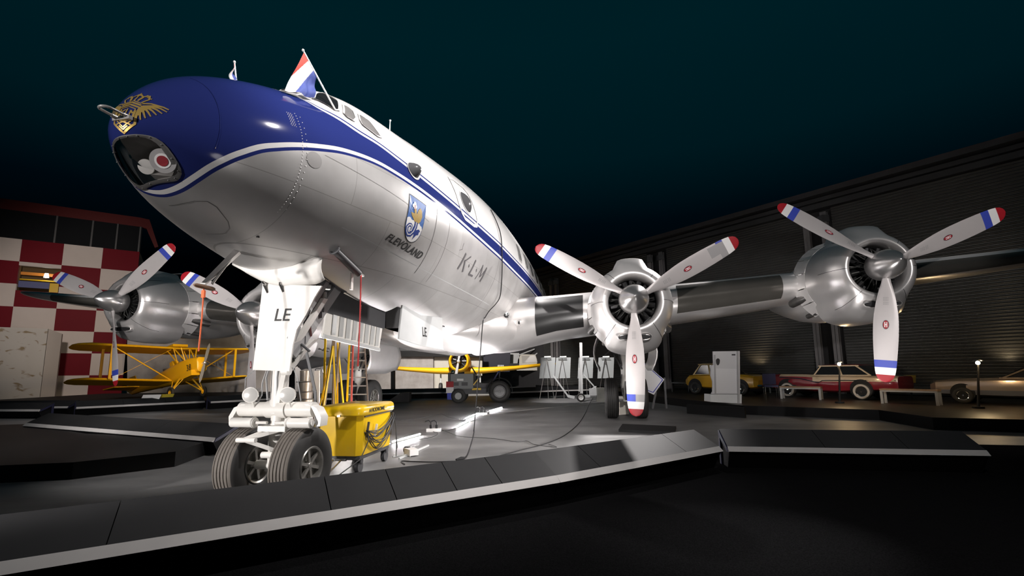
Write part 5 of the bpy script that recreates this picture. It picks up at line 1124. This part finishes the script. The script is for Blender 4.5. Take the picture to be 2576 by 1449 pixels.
# ---- display boards on tripod easels
for i, (u0, u1, lab) in enumerate([(1359, 1396, 'leftmost white display board on a tripod easel'), (1398, 1435, 'second white display board from the left on an easel'), (1455, 1492, 'white display board on an easel behind the lifting mast'), (1505, 1544, 'white display board on an easel just left of the main wheel')]):
    Y = 23.5; um = (u0+u1)/2; t = thing('display_easel', lab, 'easel', (atY(um, 1000, Y).x, Y, 0), 0, 'display boards on easels'); o = t.location.copy(); r_ = lambda u, v, dy=0: atY(u, v, Y+dy)-o
    b = MB(); b.prism([r_(u0-2, 952, .05), r_(u1-1, 951, .05), r_(u1+1, 899, .05), r_(u0+1, 899.5, .05)], (0, .03, 0)); b.build('board', mat('board grey white', (.40, .42, .42), .5), t)
    for du in (-20, 17):
        b = MB(); e = r_(um+du, 1003); e.z = 0.01; b.bar(r_(um-2, 900), e, .028); b.build('leg', M_steel, t)
    b = MB(); e = r_(um, 1003, .9); e.z = .01; b.bar(r_(um-2, 900), e+Vector((0, -.55, 0)), .028); b.build('leg', M_steel, t)
    b = MB(); b.bar(r_(um-12, 902, -.03), r_(um+10, 902, -.03), .035); b.build('clip_bar', M_dgrey, t)
    b = MB(); b.bar(r_(um-8, 897.5), r_(um+8, 897), .05, .045); b.build('lamp_bar', mat('lit board lamp', (1, 1, .95), .4, emit=(1, .97, .88), es=2.5), t)
# ---- lifting mast on wheels
Y = 21.6; t = thing('lifting_mast', 'grey lifting mast on small wheels supporting the wing', 'hoist', (atY(1461, 1000, Y).x, Y, 0)); o = t.location.copy(); r_ = lambda u, v, dy=0: atY(u, v, Y+dy)-o
b = MB(); b.bar(r_(1463, 995), r_(1461, 862), .10, .12); b.bar(r_(1457, 985), r_(1457, 925), .05); b.build('mast', M_lgrey, t)
b = MB(); b.bar(r_(1392, 945), r_(1430, 998), .07); b.bar(r_(1428, 996), r_(1445, 1000), .10, .12); b.bar(r_(1468, 942), r_(1506, 985), .05); b.bar(r_(1466, 997), r_(1504, 996), .14, .12); b.build('outrigger', M_lgrey, t)
wheel(t, r_(1460, 999.5, -.1)*1.0+Vector((0, -.15, 0)), .19, .12, .11, ax=(0, 1, 0), name='mast_wheel', tread=False, rimm=M_wht, spokes=0)
b = MB(); b.box(tuple(r_(1493, 986)), (.36, .3, .32)); b.bar(r_(1488, 978), r_(1500, 972), .04); b.build('control_box', M_lgrey, t)
b = MB(); o2 = S(1513, 1011, 0); b.box((0, .2, .31), (.34, .4, .62)); g = b.build('ballast_box', mat('stained box', (.22, .22, .20), .6, 0, .2, 8)); g.location = o2; tag(g, 'grey box on the floor left of the port main wheel', 'box')
b = MB(); b.add([(0, 0, 0)], []) if 0 else None
g = upright('square_plate', [(1612, 905), (1671, 955), (1645, 993), (1612, 978)], 17.0, .06, M_wht, 'tilted white square plate with blue border behind the main wheel', 'plate')
b = MB(); o = g.location
for p, q in (((1614, 908), (1667, 955)), ((1667, 955), (1643, 987)), ((1643, 987), (1614, 976))): b.bar(atY(*p, 16.97)-o, atY(*q, 16.97)-o, .035, .02)
b.build('blue_border', M_blu, g)
b = MB(); b.bar(atY(1671, 950, 17.2)-o, Vector((atY(1675, 1000, 17.2).x-o.x, .2, -o.z+.01)), .06); b.bar(atY(1650, 985, 17.2)-o, Vector((atY(1640, 1000, 17.2).x-o.x, .2, -o.z+.01)), .06); b.bar(atY(1612, 960, 17.2)-o, Vector((atY(1612, 1000, 17.2).x-o.x, .2, -o.z+.01)), .06); b.build('plate_stand', M_dgrey, g)
g = upright('chocks_box', [(1559, 1012), (1582, 1012), (1582, 1042), (1559, 1044)], 15.0, .3, M_cream, 'small cream box on the floor between the main wheels', 'box')
# ---- white information sign
Y = S(1830, 1015, .28).y; t = thing('information_sign', 'tall white information sign with wavy left edge on the platform', 'sign', (atY(1828, 1000, Y).x, Y, .28)); o = t.location.copy(); r_ = lambda u, v, dy=0: atY(u, v, Y+dy)-o
b = MB(); b.prism([r_(u, v) for u, v in ((1789, 991), (1862, 991), (1861, 883), (1794, 884), (1795, 918), (1789, 920), (1788, 945), (1793, 960), (1793, 985))], (0, .06, 0)); bd = b.build('sign_board', mat('sign white', (.50, .50, .51), .4), t)
b = MB(); b.prism([r_(1800, 927, -.012), r_(1853, 928, -.012), r_(1854, 989, -.012), r_(1799, 989, -.012)], (0, .01, 0)); b.build('text_sheet', mat('sign sheet', (.58, .58, .59), .5), bd)
b = MB(); b.prism([r_(1855, 883, -.06), r_(1858, 883, -.06), r_(1861, 1016, -.06), r_(1857, 1016, -.06)], (0, .06, 0)); b.prism([r_(1797, 893, -.04), r_(1800, 893, -.04), r_(1802, 990, -.04), r_(1799, 990, -.04)], (0, .04, 0)); b.build('upright_strip', M_grey, t)
b = MB(); b.loft([[r_(1806+5*cos(q)*k, 907+(5.5 if sin(q) < 0 else 12)*sin(q)*k, -.02) for q in [2*pi*i/20 for i in range(20)]] for k in (1, .02)], caps=False); b.build('balloon_mark', M_ink, bd)
b = MB(); b.prism([r_(1841, 891, -.02), r_(1850, 891, -.02), r_(1850, 894, -.02), r_(1841, 894, -.02)], (0, .01, 0)); b.build('small_print', M_ink, bd)
b = MB(); b.prism([r_(1787, 1011), r_(1840, 1014), r_(1866, 1018), r_(1866, 992), r_(1787, 992)], (0, .5, 0)); 
q_ = [p for p in b.v]; b.v = [(x, y, max(z, 0.0)) for x, y, z in q_]; b.build('plinth', M_lgrey, t)
# ================================================= yellow biplane
al = R(63); h = Vector((sin(al), -cos(al), 0)); BPL = thing('yellow_biplane', 'yellow biplane with the number 38 on its nose, in front of the chequered building', 'airplane', (-16.45, 23.4, .22), atan2(h.y, h.x), ry=-R(11.5))
BPL.scale = (1.02, .92, 1.05)     # local: x forward, y to its left (away from us), z up
def foil(y, xl, c, z, t): return [Vector((xl-u*c, y, z+w*t)) for u, w in ((0, 0), (.02, .35), (.1, .55), (.35, .6), (.7, .3), (1, 0), (.7, -.02), (.35, -.12), (.1, -.2), (.02, -.2))]
def rwing(sg, z0, dih, st, span, y0=.0, tip=True):
    b = MB(); r = []
    for y in (y0, .5*span, .86*span): r.append(foil(sg*y, st-.10*y*.35, 1.34, z0+dih*y, .16))
    for k, c in ((.93, 1.15), (.97, .9), (1.0, .45)): r.append(foil(sg*span*k, st-.10*span*k*.35-(1.34-c)*.35, c, z0+dih*span*k, .10*c))
    b.loft(r); return b
for sg in (-1, 1):
    rwing(sg, 2.42, .03, .15, 4.47).build('upper_wing', M_yelp, BPL, smooth=50); rwing(sg, .92, .05, -.25, 4.47, .32).build('lower_wing', M_yelp, BPL, smooth=50)
b = MB(); P = [(1.75, .16, .17, 1.28), (1.70, .24, .34, 1.32), (1.0, .29, .42, 1.34), (.4, .34, .46, 1.30), (-.4, .36, .44, 1.24), (-1.4, .33, .36, 1.22), (-2.6, .22, .26, 1.20), (-3.9, .10, .16, 1.18), (-4.6, .03, .10, 1.15)]
b.loft([[Vector((x, w*max(-1, min(1, 1.25*cos(2*pi*i/20))), z+hh*max(-1, min(1, 1.15*sin(2*pi*i/20))))) for i in range(20)] for x, w, hh, z in P]); bf = b.build('fuselage', M_yelp, BPL, smooth=45)
text_on('38', Vector((1.02, -.372, 1.12)), (1, 0, 0), (0, 0, 1), .42, M_ink, bf, 'number', sx=.95)
b = MB(); b.prism([Vector((1.5, 0, 1.1)), Vector((.6, 0, 1.05)), Vector((.6, 0, .80)), Vector((1.5, 0, .85))], (0, -.42, 0)); b.build('chin_cowl', M_yelp, BPL)
for x in (-.05, -1.05):
    b = MB(); b.lathe((x, 0, 1.62), (0, 0, 1), [(-.06, .27), (.05, .29), (.06, .24), (.0, .22), (-.05, .001)], 20, mi=0); b.build('cockpit_rim', M_dgrey, BPL)
    b = MB(); b.prism([Vector((x+.32, -.2, 1.68)), Vector((x+.32, .2, 1.68)), Vector((x+.22, .14, 1.94)), Vector((x+.22, -.14, 1.94))], (.015, 0, 0)); b.build('windscreen', M_glassw, BPL)
b = MB(); b.prism([Vector((-.35, -.2, 1.6)), Vector((-.35, .2, 1.6)), Vector((-.5, .15, 1.95)), Vector((-.5, -.15, 1.95))], (-.25, 0, -.05)); b.build('head_fairing', M_yelp, BPL)
for sg in (-1, 1):
    for dx in (0, -.85):
        b = MB(); b.bar((-.30+dx, sg*3.1, 1.08), (.02+dx, sg*3.1, 2.52), .05, .11, up=(0, 1, 0)); b.build('wing_strut', M_yelp, BPL)
    b = MB(); b.bar((-.3, sg*.38, .98), (-.1, sg*3.05, 2.50), .02, .05); b.bar((-.2, sg*3.0, 1.08), (-.1, sg*.4, 2.42), .012); b.build('bracing_wire', M_yelp, BPL)
    for p, q in (((.75, .26, 1.70), (.10, .42, 2.44)), ((.75, .26, 1.70), (.78, .40, 2.30)), ((.2, .30, 1.70), (.10, .42, 2.44)), ((.2, .3, 1.7), (-.5, .42, 2.42))):
        b = MB(); b.bar((p[0], sg*p[1], p[2]), (q[0]*.9, sg*q[1], q[2]+.02), .04); b.build('centre_strut', M_yelp, BPL)
    b = MB(); b.bar((.35, sg*.3, .92), (.45, sg*.80, .28), .04, .07); b.bar((-.25, sg*.3, .9), (.43, sg*.80, .28), .035, .05); b.bar((.9, sg*.25, 1.0), (.45, sg*.8, .28), .03); b.cyl((.45, sg*.72, .26), (.45, sg*.86, .26), .03); b.build('landing_leg', M_yelp, BPL)
    wheel(BPL, (.45, sg*.82, .25), .25, .12, .10, name='wheel', tread=False, rimm=M_yelp, spokes=0)
b = MB()
for sg in (-1, 1): b.loft([[Vector((1.93+.3*w*cos(q)*.3, sg*x*.32+w*cos(q), 1.34+sg*x)) for q in [2*pi*k/10 for k in range(10)]] for x, w in ((.04, .045), (.25, .07), (.55, .08), (.8, .06), (.93, .015))])
b.ball((1.93, 0, 1.34), .09, 10); b.cyl((1.7, 0, 1.34), (1.93, 0, 1.34), .05); b.build('propeller', M_alu, BPL)
b = MB(); b.prism([Vector((-3.9, 0, 1.2)), Vector((-4.3, 0, 2.0)), Vector((-4.9, 0, 2.0)), Vector((-5.1, 0, 1.3)), Vector((-4.7, 0, 1.1))], (0, .04, 0)); b.prism([Vector((-3.7, -1.3, 1.3)), Vector((-4.4, -1.5, 1.3)), Vector((-4.8, 0, 1.3)), Vector((-4.4, 1.5, 1.3)), Vector((-3.7, 1.3, 1.3))], (0, 0, .05)); b.build('tail', M_yelp, BPL)
b = MB(); b.prism([Vector((0, -.38, 2.55)), Vector((-.8, -.38, 2.55)), Vector((-.8, .38, 2.55)), Vector((0, .38, 2.55))], (0, 0, .12)); b.build('fuel_tank', M_yelp, BPL)
slab('biplane_platform', [(-26, 19.0), (-13.5, 20.6), (-9.5, 24), (-9.5, 30), (-26, 30)], .28, M_kick, 'low black platform carrying the yellow biplane', 'platform')

# ================================================= cars along the right wall
def car(name, lab, F0, R0, wb, rings, house, wr, cols, fi, deck=.28, whitewall=False, track=.74, trim=True):
    F0 = Vector(F0); R0 = Vector(R0); sc = (R0-F0).length/wb; t = thing(name, lab, 'car', (F0.x, F0.y, deck), atan2(R0.y-F0.y, R0.x-F0.x)); t.scale = (sc,)*3
    lv = [(.80, 0), (.97, .10), (1.0, .35), (1.0, .62), (.97, .86), (.80, 1.0)]
    rg = []
    for x, z0, z1, w in rings:
        r = [Vector((x, w*a, z0+(z1-z0)*e)) for a, e in lv]; rg.append(r+[Vector((p.x, -p.y, p.z)) for p in reversed(r)])
    b = MB(); b.loft(rg, mf=fi); body = b.build('body', cols, t, smooth=30)
    xb0, xb1, xt0, xt1, zb, zt, w0, w1 = house; rr = []
    for f_, e in ((0, 0), (.5, .5), (.88, .88), (1, 1)):
        a, c, w, z = xb0+(xt0-xb0)*f_, xb1+(xt1-xb1)*f_, w0+(w1-w0)*f_, zb+(zt-zb)*e
        if e == 1: a += .12; c -= .12; w -= .1
        rr.append([Vector((a, -w*.9, z)), Vector((a+.12, -w, z)), Vector((c-.15, -w, z)), Vector((c, -w*.85, z)), Vector((c, w*.85, z)), Vector((c-.15, w, z)), Vector((a+.12, w, z)), Vector((a, w*.9, z))])
    b = MB(); b.loft(rr, mf=lambda j, i: 0 if j < 2 else 1); g = b.build('cabin', [M_glass, cols[-1]], t, smooth=30)
    b = MB(); fr = cols[1]; e = .02
    for sg in (-1, 1):
        for xa, xc in ((xb0+.06, xt0+.10), ((xb0+xb1)/2, (xt0+xt1)/2), (xb1-.12, xt1-.12)): b.bar((xa, sg*(w0+e), zb), (xc, sg*(w1+e), zt-.05), .05, .05)
        b.bar((xb0, sg*(w0+e), zb+.01), (xb1-.1, sg*(w0+e), zb+.01), .04); b.bar((xt0, sg*(w1+e), zt-.06), (xt1, sg*(w1+e), zt-.06), .05)
    b.build('window_surround', fr, t)
    for x, nm in ((0, 'front'), (wb, 'rear')):
        for sg in (-1, 1):
            w = [r for r in rings if abs(r[0]-x) < .45][0][3]; ww = 1.0*w
            b = MB(); b.cyl((x, sg*(ww-.16), wr+.09), (x, sg*(ww+.006), wr+.09), wr*1.16, n=28); b.build('wheel_arch', M_black, t)
            q = wheel(t, (x, sg*(ww-.05), wr), wr, .17, wr*.56, name='wheel', tread=False, rimm=M_chrome, spokes=0)
            if whitewall: b = MB(); b.lathe((x, sg*(ww+.035), wr), (0, sg, 0), [(0, wr*.85), (.012, wr*.82), (.012, wr*.64), (0, wr*.60)], 28, caps=False); b.build('white_wall', mat('whitewall', (.55, .50, .45), .5), q)
    x0, xe = rings[0][0], rings[-1][0]
    for x, s2 in ((x0, -1), (xe, 1)):
        w = rings[0][3] if s2 < 0 else rings[-1][3]; b = MB(); b.tube([(x+.25*-s2, -w*1.12, .42), (x+.07*s2, -w*.9, .40), (x+.12*s2, 0, .40), (x+.07*s2, w*.9, .40), (x+.25*-s2, w*1.12, .42)], .05, 8); b.build('bumper', M_chrome, t)
    for sg in (-1, 1): b = MB(); b.lathe((x0+.06, sg*rings[0][3]*.80, rings[0][2]-.16), (-1, 0, 0), [(-.05, .09), (.04, .10), (.05, .08), (.06, .001)], 16); b.build('headlight', M_chrome, t)
    return t
C_fr = mat('maroon red car paint', (.22, .012, .022), .22, 0, coat=.6); C_cr = mat('cream car paint', (.62, .48, .33), .25, 0, coat=.6)
rings = [(-.85, .42, .95, .70), (-.72, .36, 1.02, .86), (-.35, .34, 1.05, .92), (.35, .34, 1.05, .93), (.8, .30, 1.04, .93), (1.1, .28, 1.02, .93), (1.5, .28, 1.01, .93), (2.1, .28, 1.01, .93), (2.6, .32, 1.00, .93), (3.2, .36, .99, .93), (3.95, .40, .98, .93), (4.15, .45, .96, .84)]
def ford(j, i):
    k = i if i < 6 else 11-i
    k = min(i, 10-i) if i <= 10 else 5
    if i == 5: return 1 if j > 2 else 0
    if k >= 4: return 1 if j > 1 else 0
    if k == 3: return 1 if j > 4 else 0
    return 0
ft = car('two_tone_sedan', 'two-tone maroon and cream 1950s car with white-wall tyres by the right wall', S(2008, 997, .28), S(2193, 1004, .28), 2.93, rings, (1.08, 3.40, 1.32, 2.85, 1.0, 1.47, .82, .70), .35, [C_fr, C_cr, C_fr], ford, whitewall=True)
b = MB()
for sg in (-1, 1): b.tube([(-.3, sg*.945, .92), (.6, sg*.945, .86), (1.35, sg*.945, .68), (1.5, sg*.945, .78), (2.4, sg*.945, .80), (4.1, sg*.86, .80)], .018, 6)
b.build('chrome_spear', M_chrome, ft)
C_y = mat('taxi yellow paint', (.55, .30, .01), .3, 0, coat=.5); C_ys = mat('roof ivory', (.45, .33, .16), .3, coat=.4)
r2 = [(-.62, .35, .62, .55), (-.5, .30, .78, .70), (-.1, .28, .84, .76), (.5, .25, .86, .77), (1.2, .25, .87, .77), (1.9, .28, .86, .76), (2.4, .32, .80, .68), (2.62, .38, .66, .50)]
yc = car('small_yellow_car', 'small rounded yellow car half hidden behind the white sign', S(1888, 994, .28)+Vector((0, 0, 0)), S(1888, 994, .28)-WD*2.1, 2.0, r2, (.42, 2.2, .95, 1.9, .84, 1.34, .68, .56), .27, [C_y, C_ys, C_ys], lambda j, i: 0)
for o in (yc,): o.rotation_euler.z = atan2(-WD.y, -WD.x)
C_s = mat('silver beige car paint', (.42, .33, .26), .22, .4, coat=.6); C_s2 = mat('silver lower car paint', (.20, .20, .22), .25, .4, coat=.4)
fw = S(2438, 1012, .28)
r3 = [(-.95, .40, .72, .60), (-.75, .30, .84, .82), (-.3, .28, .90, .86), (.4, .26, .93, .87), (1.2, .25, .95, .88), (2.0, .25, .95, .88), (2.8, .28, .94, .87), (3.4, .34, .90, .80)]
sv = car('silver_convertible', 'silver beige low car with dark windscreen at the right edge', fw, fw+WD*2.0, 2.4, r3, (1.0, 2.5, 1.65, 2.2, .93, 1.36, .74, .60), .30, [C_s2, C_s, M_black], lambda j, i: 1 if min(i, 10-i) >= 2 or i == 5 else 0)
# number plate board behind the red car, blue chair, small shelves
g = upright('yellow_sign', [(2275, 963), (2304, 963), (2304, 944), (2275, 944)], 17.0, .04, mat('old yellow sign', (.35, .25, .05), .5), 'small yellow sign behind the tail of the maroon car', 'sign')
b = MB(); b.bar((0, .02, 0), (0, .02, -atY(2290, 963, 17).z+.28), .04); b.build('post', M_dgrey, g)
t = thing('blue_chair', 'dark blue chair with metal legs between the yellow and maroon cars', 'chair', S(1941, 1001, .28), R(-20))
b = MB(); b.box((0, 0, .46), (.46, .44, .07)); b.build('seat', mat('chair blue', (.015, .018, .08), .5), t); b = MB(); b.box((0, .22, .72), (.46, .06, .42)); b.build('backrest', mat('chair blue', (.015, .018, .08), .5), t)
for x in (-.22, .22):
    for y in (-.2, .2): b = MB(); b.cyl((x, y, 0), (x, y, .46), .014, n=8); b.build('leg', M_chrome, t)
for i, (u, v, w_) in enumerate(((1934, 945, .55), (2000, 947, .5))):
    o = atY(u, v, 21.5); b = MB(); b.box((0, 0, -.06), (w_, .3, .12)); b.bar((0, 0, -.1), (0, 0, -(o.z-.29)), .05); g = b.build('white_box', M_lgrey, smooth=0); g.location = o; tag(g, ['small white box on a post behind the blue chair', 'small white box on a post behind the maroon car bonnet'][i], 'box')
# benches
def bench(p0, p1, lab):
    p0, p1 = S(*p0, .28), S(*p1, .28); c = (p0+p1)/2; c.z = .28; L = (p1-p0).length; t = thing('bench', lab, 'bench', c, atan2(p1.y-p0.y, p1.x-p0.x))
    b = MB(); b.box((0, .2, .44), (L, .42, .05)); b.build('seat', mat('bench wood', (.30, .19, .11), .35), t)
    b = MB(); b.box((0, .01, .395), (L*.97, .04, .05)); b.box((0, .38, .395), (L*.97, .04, .05)); b.build('apron', M_grey, t)
    for x in (-L/2+.04, L/2-.04):
        for y in (.02, .38): b = MB(); b.box((x, y, .20), (.07, .05, .40)); b.build('leg', M_grey, t)
bench((1963, 1003), (2067, 1006), 'wooden bench with metal legs in front of the maroon car bonnet')
bench((2216, 1015), (2364, 1021), 'wooden bench in front of the gap between maroon and silver cars')
g = thing('dark_bench', 'dark bench far away left of the white sign', 'bench', S(1745, 986, .28), R(-30)); b = MB(); b.box((0, 0, .45), (2.2, .4, .05)); b.build('seat', M_dgrey, g)
for x in (-1, -.2, 1): b = MB(); b.box((x, 0, .21), (.05, .4, .42)); b.build('leg', M_dgrey, g)
# street lamps
def lampp(u, vb, vt, Y, lab, sc=1):
    o = atY(u, vb, Y); o.z = .28; tp = atY(u-1, vt, Y); H = tp.z-.28; t = thing('pedestal_lamp', lab, 'lamp', o); x = tp.x-o.x
    b = MB(); b.cyl((0, 0, 0), (x, 0, H-.05), .035, .02, 10); b.cyl((0, 0, 0), (0, 0, .05), .13); b.build('pole', M_black, t)
    b = MB(); b.ball((x, 0, H), .05, 12); b.build('bulb', mat('warm bulb', (1, .8, .5), .4, emit=(1, .76, .42), es=160), t)
    b = MB(); b.lathe((x, 0, H), (0, 0, 1), [(.05, .02), (.10, .05), (.06, .12), (.055, .12), (.09, .05)], 14, caps=False); b.build('shade', M_steel, t)
    return Vector((tp.x, Y, tp.z))
LB1 = lampp(2112, 1010, 916, 15.3, 'dark pedestal lamp glowing in front of the maroon car door'); LB2 = lampp(2461, 1024, 913, 12.9, 'dark pedestal lamp glowing in front of the silver car')
# ================================================= lights
def light(kind, name, loc, power, col=(1, 1, 1), size=.2, aim=None, cone=None, blend=.5):
    l = bpy.data.lights.new(name, kind); l.energy = power; l.color = col; o = bpy.data.objects.new(name, l); C.objects.link(o); o.location = loc
    if kind == 'AREA': l.shape = 'DISK'; l.size = size
    else: l.shadow_soft_size = size
    if cone: l.spot_size = R(cone); l.spot_blend = blend
    if aim is not None: o.rotation_euler = (Vector(aim)-Vector(loc)).to_track_quat('-Z', 'Y').to_euler()
    return o
def LW(x, p, z): return ROOT.matrix_basis @ lp(x, p, z)
WARM = (1, .86, .76); NEU = (1, .95, .93)
bpy.context.view_layer.update()
light('SPOT', 'flood_low_right', (5.6, 7.6, .5), 220, NEU, .1, LW(8.6, 9.2, 3.0), 70, .6)
light('SPOT', 'flood_low_mid', (4.0, 9.0, .3), 350, NEU, .1, LW(10, 6.8, 3.2), 80, .6)
light('SPOT', 'flood_low_left', (-8.0, 6.0, .6), 500, NEU, .1, LW(8.5, -8.5, 3.0), 60, .6)
light('SPOT', 'fill_low_nose', (2.4, .6, 1.0), 150, NEU, .5, LW(3.0, .9, 2.9), 60, .8)  # added soft fill for the lower port side of the nose
light('SPOT', 'fill_left_rail', (-8.0, 5.5, 6.0), 500, NEU, .2, (-8.2, 10.0, 0), 60, .8)  # extra light put in to lift the left barrier's pale strip
light('SPOT', 'fill_rail', (1.8, .5, 6.0), 700, NEU, .3, (2.6, 6.2, 0), 75, .9)  # added weak light over the foreground barrier zone
light('SPOT', 'fill_left_inner', (-4.8, 2.2, .9), 500, NEU, .1, LW(6.6, -4.4, 3.0), 30, .6)  # added to brighten the starboard inner propeller and cowling
light('SPOT', 'fill_floor_left', (-5.5, 7.6, 7.0), 600, NEU, .2, (-4.9, 7.6, 0), 34, .7)  # invented source, lightens the floor left of the nose wheels
light('SPOT', 'fill_far_rail', (-13, 13, 6.0), 600, NEU, .2, (-14, 18, 0), 70, .8)  # added so the far left barrier strips come up brighter
light('SPOT', 'flood_low_wing', (-12, 9.0, .6), 450, NEU, .1, LW(10, -13, 4.0), 50, .6)
light('SPOT', 'wing_top', (9.5, 12, 10), 700, NEU, .2, LW(10.5, 11, 4), 50, .6)
light('SPOT', 'flood_gear', (-5.2, 1.4, .9), 1000, NEU, .10, LW(2.1, 0, 1.3), 44, .5)
light('SPOT', 'flood_right_inner', (3.0, -3.0, 5.0), 3600, NEU, .12, LW(6.8, 4.4, 3.1), 26, .5)
light('SPOT', 'flood_right_outer', (4.5, -3.0, 5.0), 3000, NEU, .12, LW(7.5, 9.3, 3.7), 28, .5)
light('SPOT', 'flood_left', (-5.5, -2.5, 4.0), 5200, NEU, .15, LW(7.2, -6.6, 3.3), 34, .6)
light('SPOT', 'flood_nose', (-6.0, -2.5, 4.0), 1300, NEU, .10, LW(1.5, 0, 3.6), 30, .6)
light('SPOT', 'flood_rear_port', LW(13, 8.2, 8.5), 4200, NEU, .08, LW(4.5, 1.6, 3.0), 50, .5)
light('SPOT', 'flood_belly', LW(5.5, 4.6, .35), 850, NEU, .2, LW(7.0, .8, 2.4), 105, .6)
light('SPOT', 'flood_belly_low', LW(8.0, -2.5, .35), 700, NEU, .2, LW(6.5, -.5, 2.3), 110, .6)
light('SPOT', 'flood_crown', (-.74, .62, 8.5), 1100, NEU, .06, LW(5, .3, 4.8), 60, .5)
light('SPOT', 'flood_port_side', (1.8, 4.1, 8.2), 2000, NEU, .07, LW(3.5, 1.3, 3.9), 75, .6)
light('SPOT', 'spot_biplane', (-13.2, 18.5, 3.6), 900, (1, .78, .5), .2, (-16.6, 23.3, 1.6), 70, .6)
light('SPOT', 'spot_far', (-3.5, 25.0, 6.5), 5500, (1, .94, .88), .3, (-3.0, 33, 1.2), 80, .6)
light('SPOT', 'spot_far_left', (-12, 22.0, 6.5), 2500, (1, .94, .88), .3, (-12.0, 29, 1.2), 80, .6)
light('SPOT', 'spot_far_right', (2.0, 19.5, 5.5), 1800, NEU, .3, (2.5, 24, 1.0), 70, .6)
light('SPOT', 'spot_chequer', (-24, 22, 7.0), 1400, (1, .88, .78), .3, BP(-1, 5.5), 100, .7)
light('SPOT', 'spot_shutters', (9, 11, 6.5), 180, (1, .9, .8), .3, WP(6, 5.5), 110, .7)
light('POINT', 'bulb_a', LB1+Vector((0, -.12, .06)), 24, (1, .68, .34), .06)
light('POINT', 'bulb_b', LB2+Vector((0, -.12, .06)), 18, (1, .68, .34), .06)
light('SPOT', 'wall_washer', WP(5.4, 1.7, -.5), 14, (1, .75, .45), .1, WP(5.4, 2.5, .3), 120, .8)
light('SPOT', 'wall_washer_b', WP(14.2, 1.7, -.5), 14, (1, .75, .45), .1, WP(14.2, 2.5, .3), 120, .8)
light('SPOT', 'carpet_pool', (4.8, 3.6, 4.6), 1000, NEU, .03, (2.0, 4.2, 0), 26, 1.0)
light('SPOT', 'flood_hall', (-1.2, 13, 9.5), 15000, NEU, .3, (-.4, 12.6, 0), 60, .8)
W = bpy.data.worlds.new('night sky'); SC.world = W; W.use_nodes = True; nt = W.node_tree; N = nt.nodes.new; L = nt.links.new; bg = nt.nodes['Background']
tc = N('ShaderNodeTexCoord'); sp = N('ShaderNodeSeparateXYZ'); L(tc.outputs['Generated'], sp.inputs[0]); cr = N('ShaderNodeValToRGB'); L(sp.outputs[2], cr.inputs[0])
e = cr.color_ramp.elements; e[0].position = 0; e[0].color = (0, .0001, .0002, 1); e[1].position = 1; e[1].color = (0, .0125, .0175, 1)
for p, c in ((.20, (0, .0002, .0006, 1)), (.30, (0, .0022, .0042, 1)), (.42, (0, .0088, .0128, 1)), (.6, (0, .0125, .0175, 1))): q = e.new(p); q.color = c
L(cr.outputs[0], bg.inputs[0]); bg.inputs[1].default_value = 1.0
SC.view_settings.view_transform = 'Standard'; SC.view_settings.look = 'None'; SC.view_settings.gamma = 1; SC.view_settings.exposure = 0.0; SC.view_settings.use_curve_mapping = False
